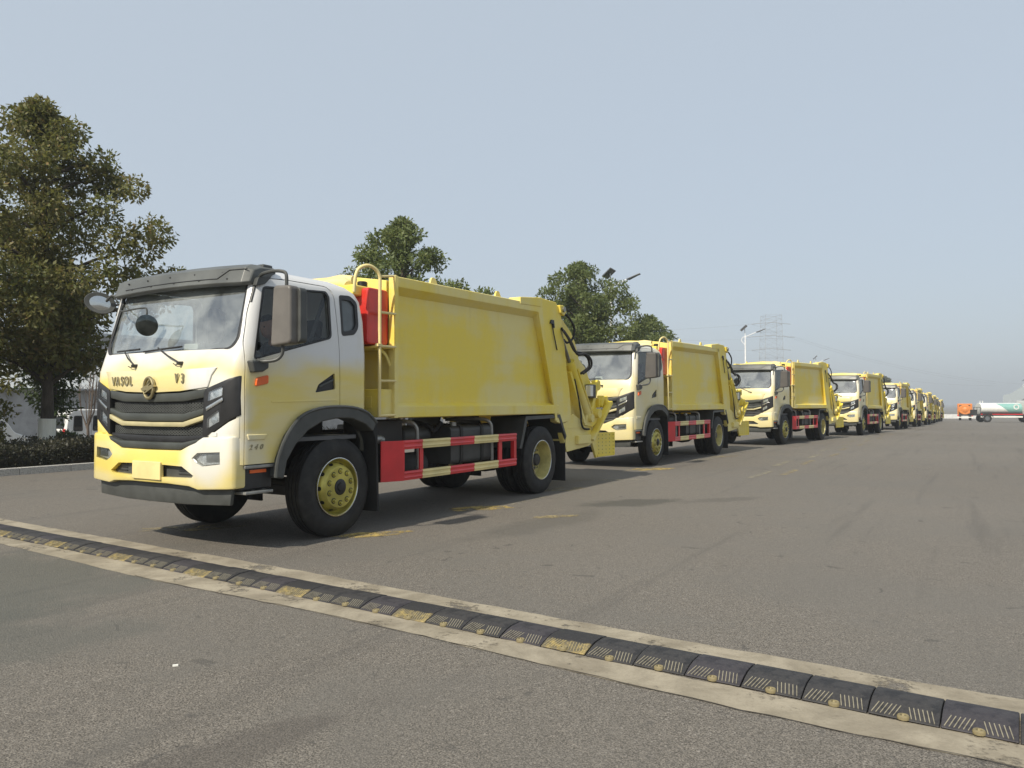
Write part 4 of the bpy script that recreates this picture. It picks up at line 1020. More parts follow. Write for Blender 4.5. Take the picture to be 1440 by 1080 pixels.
        MB().tube([(5.06, s * 1.14, 2.86), (5.28, s * 1.2, 2.84), (5.50, s * 1.22, 2.68), (5.52, s * 1.20, 2.50), (5.36, s * 1.17, 2.40), (5.22, s * 1.17, 2.44)], .020, 8, smooth=5).build('hydraulic_hose', 'black_rubber', H, smooth=70)
        MB().tube([(5.56, s * 1.20, 1.80), (5.78, s * 1.21, 1.28), (5.80, s * 1.21, 1.08), (5.90, s * 1.21, .97), (6.14, s * 1.2, .95)], .018, 8, smooth=5).build('hydraulic_hose', 'black_rubber', H, smooth=70)
    # rear crossbeam, comb and hopper lip
    MB().bar((6.95, -1.2, 1.40), (6.95, 1.2, 1.40), .12, .12).build('bin_lift_beam', 'box_paint', H, bevel=.01)
    MB().prism([(6.70, .92), (6.92, 1.10), (6.90, 1.20), (6.70, 1.10)], 'y', -1.05, 1.05).build('hopper_lip', 'box_paint', H, bevel=.01)
    MB().box(5.35, 5.50, -1.0, 1.0, .45, .60).build('rear_guard', 'chassis_black', H, bevel=.01)
    MB().prism([(5.12, 3.02), (5.12, 2.94), (5.70, 2.66), (5.74, 2.72)], 'y', -.5, .5).build('tailgate_cover', 'box_paint', H, bevel=.006)
    return H

def make_interior(T):
    D = MB().prism([(-1.30, 1.40), (-1.27, 1.84), (-1.12, 1.88), (-.92, 1.84), (-.84, 1.70), (-.84, 1.40)], 'y', -1.10, 1.10).build('dashboard', 'interior_grey', T, bevel=.03)
    MB().box(-1.12, -.97, -.55, -.28, 1.87, 1.885).build('dash_paper', 'paper_white', D)
    MB().obox((-1.10, -.18, 1.93), (.10, .17, .10), (0, .2, .3)).build('dash_box', 'paper_white', D, bevel=.01)
    for v in (-.56, .56):
        S = MB().box(-.60, -.02, v - .26, v + .26, 1.35, 1.50).build('seat', 'seat_cloth', T, bevel=.05, seg=3)
        MB().prism(rounded([(-.08, 1.45), (.06, 2.12), (.18, 2.10), (.08, 1.42)], .04), 'y', v - .25, v + .25).build('seat_back', 'seat_cloth', S, bevel=.04, seg=3)
        MB().prism(rounded([(.07, 2.12), (.10, 2.32), (.19, 2.30), (.17, 2.12)], .03), 'y', v - .14, v + .14).build('head_rest', 'seat_cloth', S, bevel=.03)
    pts = [Vector((-.74 + .10 * math.sin(a), -.56 + .22 * math.cos(a), 1.72 + .20 * math.sin(a))) for a in np.linspace(0, 2 * math.pi, 29)]
    W = MB().tube(pts, .016, 8, cap=False).build('steering_wheel', 'black_plastic', T, weld=True)
    MB().tube([(-.74, -.56, 1.72), (-.98, -.56, 1.52)], .035, 10).build('steering_column', 'black_plastic', W)
    MB().bar((-.74, -.76, 1.72), (-.74, -.36, 1.72), .03, .02).build('spoke', 'black_plastic', W)
    MB().box(-1.0, .30, -1.12, 1.12, 1.02, 1.06).build('cab_floor', 'interior_grey', T)
    MB().bar((-.16, -1.10, 2.52), (-.46, -1.08, 1.78), .05, .006, (0, 1, 0)).build('seat_belt', 'black_plastic', T)

def make_truck():
    T = empty('garbage_truck')
    shell, doors, gl, hood = make_cab(T)
    make_front(T); make_wipers(T); make_mirrors(T); make_fenders(T)
    for s in (-1, 1):
        make_guard(T, s)
        make_wheel(T, 0, s * 1.15, s, True)
        make_wheel(T, 4.48, s * 1.165, s, False)
        make_wheel(T, 4.48, s * .83, s, False, inner=True)
    make_chassis(T); make_box(T); make_tail(T); make_interior(T)
    return T, hood, doors
truck, hood, doors = make_truck()
def narrow(objs):                                   # the truck is 2.2 m across the cab
    for me in {o.data for o in objs if o.type == 'MESH'}:
        co = np.empty(len(me.vertices) * 3, dtype=np.float32); me.vertices.foreach_get('co', co); co[1::3] *= .9167; me.vertices.foreach_set('co', co); me.update()
narrow(truck.children_recursive)
ROW = [(0, 0, 0)]
NAMES = ['second', 'third', 'fourth', 'fifth', 'sixth', 'seventh', 'eighth', 'ninth', 'tenth', 'eleventh']
# hub of the near front wheel for each truck (world x, y) down the yard
HUBS = [(3.26, 17.35, 57.4), (9.35, 26.3, 52.6), (16.1, 35.2, 55.6), (23.7, 47.0, 57.2), (30.4, 57.8, 58.0), (36.9, 68.3, 58.0), (43.5, 79.5, 58), (50.3, 91.3, 58), (57.4, 103, 58)]
truck.location = (-2.8186 + .0861, 8.6716 - .0509, 0); truck.rotation_euler = (0, 0, TH)
tag(truck, 'lead garbage truck with half-sprayed white and yellow cab and a driver inside', 'garbage truck', 'garbage trucks lined up in the yard')
others = []
for i, (hx, hy, deg) in enumerate(HUBS):
    th = R(deg); t = copy_tree(truck); c, s = math.cos(th), math.sin(th)
    x, y = hx - s * 1.054, hy + c * 1.054
    sl = math.atan(-(ground_z(x + c * 4.5, y + s * 4.5) - ground_z(x, y)) / 4.5)
    t.location = (x, y, ground_z(x, y)); t.rotation_euler = (0, sl, th)
    t['label'] = 'pale yellow garbage truck, %s of the row led by the white-cabbed truck' % NAMES[i]
    others.append(t)
lead_mats = [shell_o for shell_o in truck.children_recursive if shell_o.type == 'MESH' and shell_o.data.materials and shell_o.data.materials[0] == MATS['cab_paint']]
for o in lead_mats:                                   # the lead cab wears its own half-sprayed paint
    o.material_slots[0].link = 'OBJECT'; o.material_slots[0].material = MATS['bonnet_paint_lead' if o is hood else 'cab_paint_lead']
lm = [o for o in truck.children if o.name.startswith('side_mirror')][0]; lm.material_slots[0].link = 'OBJECT'; lm.material_slots[0].material = MATS['mirror_plastic_pale']  # lead mirror takes the lit tone, brightness set in the colour
em = emblem(truck, hood); letters(truck, hood, doors[0]); narrow([em] + [o for o in hood.children_recursive + doors[0].children_recursive if o.name.startswith('letter')])
t3 = others[1]
h3 = [c for c in t3.children if c.name.startswith('bonnet_panel')][0]
narrow([emblem(t3, h3)])
# ================================================================ vegetation
def leaf_mat(name, cols, trans=.42):
    m, nt, p = _mat(name); out = nt.nodes['Material Output']
    c = coord(nt); n1 = noise(nt, c, 1.3, 4, .6); n2 = noise(nt, c, 9, 2, .6)
    col = mix_c(nt, ramp(nt, n1, .35, .65), cols[0], cols[1]); col = mix_c(nt, ramp(nt, n2, .50, .75), col, cols[2])
    nt.links.new(col, p.inputs['Base Color']); p.inputs['Roughness'].default_value = .55
    t = N(nt, 'ShaderNodeBsdfTranslucent'); nt.links.new(mix_c(nt, .5, col, (.16, .16, .03)), t.inputs[0])
    mx = N(nt, 'ShaderNodeMixShader'); mx.inputs[0].default_value = trans
    nt.links.new(p.outputs[0], mx.inputs[1]); nt.links.new(t.outputs[0], mx.inputs[2]); nt.links.new(mx.outputs[0], out.inputs[0])
leaf_mat('leaf_camphor', [(.115, .135, .036), (.18, .17, .052), (.25, .165, .07)])
leaf_mat('leaf_green', [(.095, .135, .038), (.15, .19, .055), (.21, .22, .085)])
leaf_mat('leaf_hedge', [(.020, .024, .012), (.034, .032, .016), (.045, .038, .022)], .15)
leaf_mat('leaf_bush', [(.045, .075, .018), (.06, .10, .025), (.08, .11, .03)], .2)
leaf_mat('leaf_far', [(.05, .06, .035), (.06, .07, .04), (.07, .075, .045)], .2)
def bark(name, a, b):
    m, nt, p = _mat(name); n1 = noise(nt, coord(nt, (9, 9, 1.6)), 1.0, 6, .7); n2 = noise(nt, coord(nt), 30, 4)
    nt.links.new(mix_c(nt, ramp(nt, n1, .3, .7), a, b), p.inputs['Base Color']); p.inputs['Roughness'].default_value = .9
    bump(nt, p, math_n(nt, 'ADD', n1, math_n(nt, 'MULTIPLY', n2, .3)), .8, .03)
bark('bark', (.035, .028, .022), (.09, .075, .06)); bark('limewash', (.70, .69, .60), (.84, .83, .75)); bark('twig', (.08, .06, .045), (.13, .10, .08))

def leaf_cloud(rng, centres, radii, n, size, flat=.8, droop=.35):
    """leaf blades scattered through clumps; returns verts, faces"""
    centres = np.asarray(centres); radii = np.asarray(radii)
    w = radii ** 2; idx = rng.choice(len(centres), n, p=w / w.sum())
    d = rng.normal(size=(n, 3)); d /= np.linalg.norm(d, axis=1, keepdims=True)
    r = radii[idx] * (.25 + .80 * rng.random(n) ** .6)
    pos = centres[idx] + d * r[:, None] * np.array([1, 1, flat])
    ax = d * .7 + rng.normal(size=(n, 3)) * .7; ax[:, 2] -= droop; ax /= np.linalg.norm(ax, axis=1, keepdims=True)
    sd_ = np.cross(ax, rng.normal(size=(n, 3))); sd_ /= np.linalg.norm(sd_, axis=1, keepdims=True) + 1e-9
    nn = np.cross(sd_, ax)
    L_ = size * rng.uniform(.65, 1.35, n)[:, None]; W_ = L_ * rng.uniform(.36, .52, n)[:, None]
    v = np.stack([pos, pos + ax * L_ * .5 + sd_ * W_ * .5 + nn * L_ * .06, pos + ax * L_, pos + ax * L_ * .5 - sd_ * W_ * .5 + nn * L_ * .06], 1).reshape(-1, 3)
    f = np.arange(n * 4).reshape(n, 4)
    return v, f
def make_tree(label, s, t, height, rad, base, nleaf, seed, mat='leaf_green', leaf=.13, trunk_r=.16, clumps=90, pointy=.55, wide_at=.38, lime=0.0, group='trees along the verge', clump_r=.42, loc=None, lean=(0, 0)):
    rng = np.random.default_rng(seed)
    X, Y, _ = st(s, t) if loc is None else loc
    z0 = ground_z(X, Y) + (.10 if loc is None else 0)
    T = empty('tree', (X, Y, z0)); tag(T, label, 'tree', group)
    def prof(h):                                   # crown radius over relative crown height
        if h < wide_at: return math.sin(math.pi / 2 * (.35 + .65 * h / wide_at))
        q = (h - wide_at) / (1 - wide_at); return (1 - q ** (1.2 + pointy)) ** (.5 + .35 * pointy)
    cs, rs = [], []
    H = height - base
    for k in range(clumps):
        h = rng.random() ** .9; a = rng.random() * 2 * math.pi
        rr = rad * prof(h) * (.55 + .45 * rng.random() ** .5) if rng.random() < .75 else rad * prof(h) * rng.random() * .6
        rr *= 1 + .16 * math.sin(3 * a + seed) + .10 * math.sin(5 * a + 2 * h * 6)
        q = clump_r * rng.uniform(.65, 1.35) * (1 - .35 * h); rr = max(0, rr - q * .6)
        cs.append((rr * math.cos(a) + lean[0] * h, rr * math.sin(a) + lean[1] * h, base + h * (H - q * .7))); rs.append(q)
    cs = np.array(cs); rs = np.array(rs)
    v, f = leaf_cloud(rng, cs, rs, nleaf, leaf)
    mesh_np('crown', v, f, mat, T)
    m = MB(); top = (lean[0] * .8, lean[1] * .8, base + H * .85)
    pts = [Vector((0, 0, -.15)), Vector((.02, .01, base * .5)), Vector((.03, -.03, base)), Vector((lean[0] * .4 + .05, lean[1] * .4, base + H * .4)), Vector(top)]
    pts = catmull(pts, 4); k = len(pts)
    m.tube(pts, [trunk_r * (1.25 if i == 0 else 1) * (1 - .82 * i / (k - 1)) for i in range(k)], 10)
    m.build('trunk', 'bark', T, smooth=60)
    order = rng.permutation(clumps)[:max(10, clumps // 3)]
    for j in order:
        c = cs[j]; h0 = max(base * .75, min(base + H * .75, c[2] - .35 * math.hypot(c[0], c[1]) - .2)); tt = (h0 - base) / H
        a = Vector((lean[0] * max(0, tt), lean[1] * max(0, tt), h0)); b = Vector(c); mid = (a + b) / 2 + Vector((0, 0, .12))
        MB().tube([a, mid, b], [trunk_r * .32 * (1 - .7 * max(0, tt)) + .012, trunk_r * .16 + .008, .007], 6).build('limb', 'bark', T, smooth=60)
    if lime:
        m = MB(); m.tube([Vector((0, 0, -.1)), Vector((.01, .005, lime * .5)), Vector((.02, .01, lime))], [trunk_r * 1.27, trunk_r * 1.06, trunk_r * 1.02], 12); m.build('limewashed_base', 'limewash', T, smooth=60)
    return T
make_tree('tall tree with limewashed trunk base standing over the low dark hedge', 3.53, 11.0, 8.25, 2.48, 2.15, 52000, 7, 'leaf_camphor', .118, .17, 190, .62, .36, lime=.95, clump_r=.46, lean=(-.3, .1))
make_tree('dense round-topped tree rising behind the lead truck\'s yellow body', 16.4, 11.2, 8.2, 2.65, 2.6, 30000, 12, 'leaf_green', .15, .16, 110, .35, .42, clump_r=.55)
make_tree('lower tree whose top just clears the lead truck\'s roof rail', 21.8, 11.0, 6.5, 2.2, 2.2, 15000, 14, 'leaf_green', .17, .14, 60, .5, .4, clump_r=.5)
make_tree('broad dense tree with a solar lamp head showing above its crown', 31.3, 11.0, 8.95, 3.75, 2.2, 42000, 21, 'leaf_green', .18, .2, 150, .25, .40, clump_r=.62)
make_tree('smaller rounded tree beside the broad tree, behind the second truck', 42.4, 11.2, 7.3, 2.6, 2.0, 18000, 25, 'leaf_green', .19, .16, 80, .3, .4, clump_r=.6)
make_tree('far hazy tree top peeping over the fifth truck\'s roof', 205, 11, 10.2, 4.6, 2.5, 5000, 31, 'leaf_far', .5, .25, 40, .3, .4, clump_r=1.1)
make_tree('thin young tree on the verge left of the limewashed trunk', 1.9, 10.7, 3.9, 1.15, .9, 5200, 41, 'leaf_camphor', .11, .05, 40, .5, .45, clump_r=.32)
make_tree('dark leafy young tree close to the limewashed trunk', 4.35, 12.2, 3.6, .85, 1.0, 5000, 43, 'leaf_bush', .11, .06, 44, .4, .45, clump_r=.34)
make_tree('tall slim tree beyond the verge, left of the limewashed one', -.4, 14.2, 6.4, 2.3, 1.5, 17000, 47, 'leaf_camphor', .15, .12, 90, .5, .4, clump_r=.45)
# bare tips of a far tree above the lead cab roof
def bare_tree(label, s, t, h, seed, spread=.5, n=9, z=None):
    rnd = random.Random(seed); X, Y, _ = st(s, t); T = empty('bare_tree', (X, Y, ground_z(X, Y))); tag(T, label, 'tree')
    MB().tube([(0, 0, 0), (.02, .03, h * .2), (.0, .02, h * .42)], [.055, .05, .04], 8).build('trunk', 'twig', T)
    for i in range(n):
        a = rnd.uniform(0, 6.28); q = spread * rnd.uniform(.4, 1); x, y = q * math.cos(a), q * math.sin(a); hh = h * rnd.uniform(.75, 1)
        b = MB().tube([(0, .02, h * rnd.uniform(.34, .42)), (x * .6, y * .6, h * .55), (x * .9, y * .9, hh)], [.022, .015, .006], 5).build('branch', 'twig', T)
        for k in range(4):
            u = rnd.uniform(.4, .9); p = Vector((x * .75, y * .75, h * .45 + (hh - h * .45) * u))
            MB().tube([p, p + Vector((rnd.uniform(-.2, .2), rnd.uniform(-.2, .2), h * rnd.uniform(.06, .16)))], [.008, .004], 4).build('twig', 'twig', b)
    return T
bare_tree('small bare pollarded tree in front of the parked white van', 8.6, 18.0, 3.1, 4, .55, 12)
bare_tree('tall bare poplar whose tips show above the lead cab roof', 22.5, 18.5, 9.6, 9, .7, 10)

def hedge():
    rng = np.random.default_rng(5)
    n = 75000
    s_ = rng.uniform(-9, 48, n); s_[:45000] = rng.uniform(-6, 10, 45000); face = rng.random(n)
    t_ = np.where(face < .45, 9.42 + rng.normal(0, .05, n), rng.uniform(9.4, 11.5, n)); z_ = np.where(face < .45, rng.uniform(.10, .50, n), .50 + rng.normal(0, .035, n))
    z_ += .05 * np.sin(s_ * 2.1) + .04 * np.sin(s_ * 5.3 + t_ * 3); t_ += .05 * np.sin(s_ * 3.7)
    z_ += gz_st(s_, np.full(n, 9.)) + .02
    pos = np.stack([O_[0] + UX * s_ + V_[0] * t_, O_[1] + UY * s_ + V_[1] * t_, z_], 1)
    ax = rng.normal(size=(n, 3)); ax[:, 2] += .6; ax /= np.linalg.norm(ax, axis=1, keepdims=True)
    sd_ = np.cross(ax, rng.normal(size=(n, 3))); sd_ /= np.linalg.norm(sd_, axis=1, keepdims=True); L_ = .055 * rng.uniform(.6, 1.4, n)[:, None]
    v = np.stack([pos, pos + ax * L_ * .5 + sd_ * L_ * .28, pos + ax * L_, pos + ax * L_ * .5 - sd_ * L_ * .28], 1).reshape(-1, 3)
    Hd = empty('hedge', st(0, 10)); tag(Hd, 'low dark clipped hedge filling the verge behind the granite kerb', 'hedge')
    fo = mesh_np('foliage', v - np.array(Hd.location), np.arange(n * 4).reshape(n, 4), 'leaf_hedge', Hd)
    m = MB(); ks = np.arange(-9, 48.1, 3.0); vv = []
    for k in ks: z = float(gz_st(k, 9.)); vv += [Vector(st(k, 9.48, z + .08)) - Hd.location, Vector(st(k, 9.48, z + .44)) - Hd.location, Vector(st(k, 11.45, z + .46)) - Hd.location, Vector(st(k, 11.45, z + .1)) - Hd.location]
    m.add(vv, [(4 * i + j, 4 * i + 4 + j, 4 * i + 5 + j, 4 * i + 1 + j) for i in range(len(ks) - 1) for j in range(3)] + [(0, 1, 2, 3), tuple(4 * (len(ks) - 1) + j for j in range(4))])
    m.build('branchwork', 'soil', Hd, smooth=0)
hedge()
def bush(label, s, t, r, h, seed, mat='leaf_bush', n=5000, leaf=.07):
    rng = np.random.default_rng(seed); X, Y, _ = st(s, t); T = empty('bush', (X, Y, ground_z(X, Y) + .1)); tag(T, label, 'bush')
    d = rng.normal(size=(26, 3)); d /= np.linalg.norm(d, axis=1, keepdims=True); d[:, 2] = abs(d[:, 2])
    v, f = leaf_cloud(rng, d * np.array([r * .65, r * .65, h * .7]) + np.array([0, 0, .15]), np.full(26, r * .42), n, leaf, .8, 0)
    mesh_np('foliage', v, f, mat, T); MB().tube([(0, 0, 0), (.02, 0, h * .5)], [.04, .015], 6).build('stem', 'bark', T)
bush('rounded clipped green bush just right of the limewashed trunk', 4.75, 12.4, .40, .5, 3)
bush('large dark shrub behind the hedge, left of the limewashed trunk', 2.35, 12.4, .95, 1.7, 9, 'leaf_hedge', 9000, .09)
bush('straggly pale bush at the verge under the thin young tree', 2.3, 11.3, .6, .8, 6, 'leaf_camphor')

# ================================================================ solar street lamps
simple('pole_white', (.72, .73, .73), .4, var=.06); simple('solar_cell', (.02, .026, .05), .15, var=.3, scale=12); simple('lamp_grey', (.14, .15, .16), .4, metal=.3)
def solar_lamp(label, X, Y, h, first=None):
    L = empty('solar_street_lamp', (X, Y, ground_z(X, Y))); tag(L, label, 'street lamp', 'solar street lamps')
    MB().tube([(0, 0, 0), (0, 0, h * .5), (0, 0, h - .3)], [.10, .08, .055], 12).build('pole', 'pole_white', L, smooth=60)
    MB().lathe([(.22, 0), (.22, .02), (.12, .03), (.11, .35), (0, .36)], (0, 0, 0), 14, 'z').build('base', 'pole_white', L)
    # the arm reaches over the lane (towards the camera-right side), panel tilted above
    ax = Vector((.92, -.40, 0))
    MB().tube([Vector((0, 0, h - 1.1)) - ax * .05, Vector((0, 0, h - .75)) - ax * .32, Vector((0, 0, h - .45)) - ax * .22, Vector((0, 0, h - .35)) + ax * .1, Vector((0, 0, h + .02)) + ax * 1.0], .032, 8, smooth=4).build('arm', 'pole_white', L, smooth=60)
    a = Vector((0, 0, h + .0)) + ax * .95; b = Vector((0, 0, h + .28)) + ax * 1.75
    m = MB(); m.bar(a, b, .26, .075); hd = m.build('lamp_head', 'lamp_grey', L, bevel=.03)
    MB().bar(a + Vector((0, 0, -.042)) + ax * .12, b + Vector((0, 0, -.042)) - ax * .06, .20, .012).build('diffuser', 'solar_cell', hd)
    P = MB().obox((-.12, .05, h + .42), (.72, 1.15, .045), (0, R(-42), R(-23))).build('solar_panel', 'lamp_grey', L, bevel=.01)
    MB().obox((-.12 + .0175, .05 - .007, h + .42 + .019) if False else (-.137, .057, h + .44), (.68, 1.10, .012), (0, R(-42), R(-23))).build('solar_cells', 'solar_cell', P)
    MB().obox((-.105, .044, h + .398), (.68, 1.10, .012), (0, R(-42), R(-23))).build('panel_back', 'solar_cell', P)
    MB().tube([(0, 0, h - .32), (-.05, .02, h + .40)], .035, 8).build('bracket', 'pole_white', P)
    return L
solar_lamp('white solar street lamp whose panel shows above the broad dense tree', 5.85, 45.2, 8.75)
solar_lamp('white solar street lamp on a tall bare pole behind the third truck', 21.3, 70.0, 8.3)
solar_lamp('solar street lamp head showing over the third truck\'s tailgate', 43.2, 109.0, 8.5)
solar_lamp('solar street lamp standing by the grey shed beyond the tanker', 100.2, 150.0, 7.4)

# ================================================================ pylon and wires
simple('pylon_steel', (.30, .31, .32), .6, var=.1)
def pylon():
    X, Y = 119.0, 352.0; z0 = ground_z(X, Y); P = empty('transmission_pylon', (X, Y, z0)); tag(P, 'faint steel lattice pylon far behind the third truck', 'pylon')
    H = 46.0; lv = [0, 8, 15, 21, 26.5, 31, 35, 38.5, 41.5, 44, H]; hw = lambda z: 4.8 - 1.2 * z / H
    for sx in (-1, 1):
        for sy in (-1, 1): MB().tube([(sx * hw(0), sy * hw(0), 0), (sx * hw(H), sy * hw(H), H)], .08, 5).build('leg', 'pylon_steel', P)
    for a, b in zip(lv, lv[1:]):
        m = MB()
        for q in range(4):
            c = [(-1, -1), (1, -1), (1, 1), (-1, 1)]; p, r = c[q], c[(q + 1) % 4]
            A = lambda k, z: (k[0] * hw(z), k[1] * hw(z), z)
            m.tube([A(p, a), A(r, b)], .036, 4); m.tube([A(r, a), A(p, b)], .036, 4); m.tube([A(p, b), A(r, b)], .036, 4)
        m.build('bracing', 'pylon_steel', P, smooth=0)
    for z in (30, 36, 42): MB().tube([(-9 if z != 36 else -11, 0, z), (0, 0, z + .8), (9 if z != 36 else 11, 0, z)], .14, 5).build('cross_arm', 'pylon_steel', P)
    tops = []
    for i, (dx, z) in enumerate(((-9, 30), (11, 36), (-9, 42))):
        for j, (ex, ey, ez) in enumerate(((-150, 30, 36 + z * .25), (150, 60, 12 + z * .1))):
            a = Vector((X + dx, Y, z0 + z)); b = Vector((X + dx + ex, Y + ey, z0 + ez)); pts = []
            for t in np.linspace(0, 1, 13): q = a.lerp(b, t); q.z -= 9 * 4 * t * (1 - t) * .45; pts.append(q)
            w = MB().tube(pts, .035, 4); o = w.build('power_line', 'pylon_steel', None)
            side = 'towards the trees' if j == 0 else 'towards the tanker'
            tag(o, '%s thin overhead power line running from the far pylon %s' % (('lowest', 'middle', 'highest')[i], side), 'power line', 'power lines of the far pylon')
pylon()

# ================================================================ buildings and vehicles at the yard's edges
simple('roof_sheet', (.38, .40, .41), .55, var=.12); simple('shutter_dark', (.045, .055, .06), .3, var=.2); simple('frame_white', (.6, .6, .6), .5); simple('shed_grey', (.30, .34, .36), .6, var=.08); simple('canopy_dark', (.12, .13, .14), .6)
glass('pane_dark', (.12, .14, .15), .10, .05)
def workshop():
    s0, s1 = -12, 48; B = empty('workshop_building', st(18, 34, 0)); B.location.z = ground_z(*st(18, 34)[:2]); B.rotation_euler = (0, 0, TH)
    tag(B, 'grey two-storey workshop with a pale sheet lean-to roof behind the trees', 'building'); a, b = s0 - 18, s1 - 18
    MB().box(a, b, -2.0, 0, 0, 2.85).build('lower_wall', 'wall_render', B)
    for i in range(14):
        x = a + 2 + i * 4.2; d = MB().box(x, x + 1.4, -2.03, -1.98, .9, 2.0).build('window', 'frame_white', B); MB().box(x + .07, x + 1.33, -2.04, -2.025, .97, 1.93).build('pane', 'pane_dark', d)
    R_ = MB().prism([(-2.35, 2.80), (-2.35, 2.88), (2.0, 4.30), (2.0, 4.22)], 'x', a - .3, b + .3).build('lean_to_roof', 'roof_sheet', B)
    m = MB()
    for x in np.arange(a, b, .45): m.bar((x, -2.33, 2.90), (x, 1.98, 4.315), .06, .035)
    m.build('roof_rib', 'roof_sheet', R_, smooth=0)
    tag(R_.children[0], kind='stuff')
    MB().box(a, b, 2.0, 10, 0, 6.0).build('upper_wall', 'wall_render', B)
    for i in range(24):
        x = a + 1 + i * 2.4; d = MB().box(x, x + 1.3, 1.96, 2.01, 4.45, 5.25).build('window', 'frame_white', B); MB().box(x + .06, x + 1.24, 1.95, 1.965, 4.50, 5.20).build('pane', 'shutter_dark', d)
    MB().box(a - .3, b + .3, 1.7, 10.3, 6.0, 6.18).build('flat_roof', 'roof_sheet', B, bevel=.03)
workshop()
simple('van_white', (.74, .74, .72), .3, var=.05, coat=.3)
def van(label, s, t, ang=0, L=4.3):
    X, Y, _ = st(s, t); T = empty('white_van', (X, Y, ground_z(X, Y)), (0, 0, TH + ang)); tag(T, label, 'van', 'white vans parked behind the verge')
    pr = rounded([(0, .35), (0, 1.0), (.10, 1.72), (.35, 1.90), (2.9, 1.90), (3.35, 1.75), (3.75, 1.15), (4.2, .98), (4.3, .35)], .12, 4)
    MB().prism(pr, 'y', -.82, .82).build('body', 'van_white', T, bevel=.06, seg=3, smooth=60)
    for x0, x1 in ((.28, .66), (1.05, 1.75), (1.95, 2.75)):
        w = MB().prism(rounded([(x0, 1.05), (x0 + .03, 1.66), (x1 - .03, 1.66), (x1, 1.05)], .07), 'y', -.835, -.80).build('window', 'black_plastic', T)
        MB().prism(rounded([(x0 + .04, 1.09), (x0 + .06, 1.62), (x1 - .06, 1.62), (x1 - .04, 1.09)], .05), 'y', -.842, -.836).build('pane', 'pane_dark', w)
    for x in (1.0, 1.82): MB().box(x - .006, x + .006, -.824, -.80, .45, 1.7).build('door_gap', 'black_plastic', T)
    MB().box(.1, 4.2, -.825, -.80, .60, .63).build('side_moulding', 'grey_metal', T)
    for x in (.85, 3.45):
        for sy in (-1, 1):
            W = MB().lathe([(.17, 0), (.29, .0), (.30, .02), (.30, .15), (.29, .17), (.17, .17)], (x, sy * .82 - (.0 if sy < 0 else .17), .30), 22, closed=True).build('wheel', 'tyre_rubber', T); MB().lathe([(.17, .02), (.10, .04), (0, .03)], (x, sy * .82 - (.0 if sy < 0 else .17), .30), 20).build('rim', 'silver', W)
    MB().prism(rounded([(-.66, 1.10), (-.60, 1.62), (.60, 1.62), (.66, 1.10)], .06), 'x', .02, .10).build('rear_window', 'pane_dark', T)
    MB().box(-.02, .03, -.78, -.62, .85, 1.15).build('tail_lamp', 'red_paint', T)
    return T
van('white van parked in front of the grey workshop, behind the bare tree', 10.8, 24.0)
van('white van half hidden by the leafy verge beside the limewashed trunk', 4.2, 22.0)

def far_shed():
    B = empty('grey_shed', (140, 219, ground_z(140, 219)), (0, 0, R(-34))); tag(B, 'hazy grey shed with a sloping roofline beyond the tanker truck', 'building')
    MB().prism([(0, 0), (0, 6.4), (2.0, 7.0), (5.5, 9.6), (14, 12.5), (40, 12.5), (40, 0)], 'y', 0, 25).build('wall', 'shed_grey', B)
    for i in range(3): MB().box(1.0 + i * 1.6, 2.1 + i * 1.6, -.05, .02, .5, 5.2).build('window', 'far_wall', B)
    MB().prism([(3.0, 3.4), (3.0, 3.9), (6.5, 6.6), (20, 6.9), (20, 3.4)], 'y', -7, -.1).build('canopy', 'canopy_dark', B)
    for x in (3.4, 9, 15): MB().box(x, x + .3, -6.8, -6.5, 0, 3.4).build('post', 'canopy_dark', B)
far_shed()
W = MB().prism([(0, 0), (9, 0), (9, 1.0), (0, 1.0)], 'y', 0, .25); o = W.build('low_wall', 'white_render', None, bevel=.02)
o.location = (100, 178, ground_z(103, 178)); o.rotation_euler = (0, 0, R(-10)); tag(o, 'low pale wall past the end of the truck row', 'wall')
simple('tank_white', (.70, .71, .68), .35, var=.06, coat=.3); simple('tank_green', (.22, .42, .38), .4, var=.1); simple('tank_orange', (.62, .20, .03), .45, var=.12); simple('far_black', (.03, .03, .03), .7)
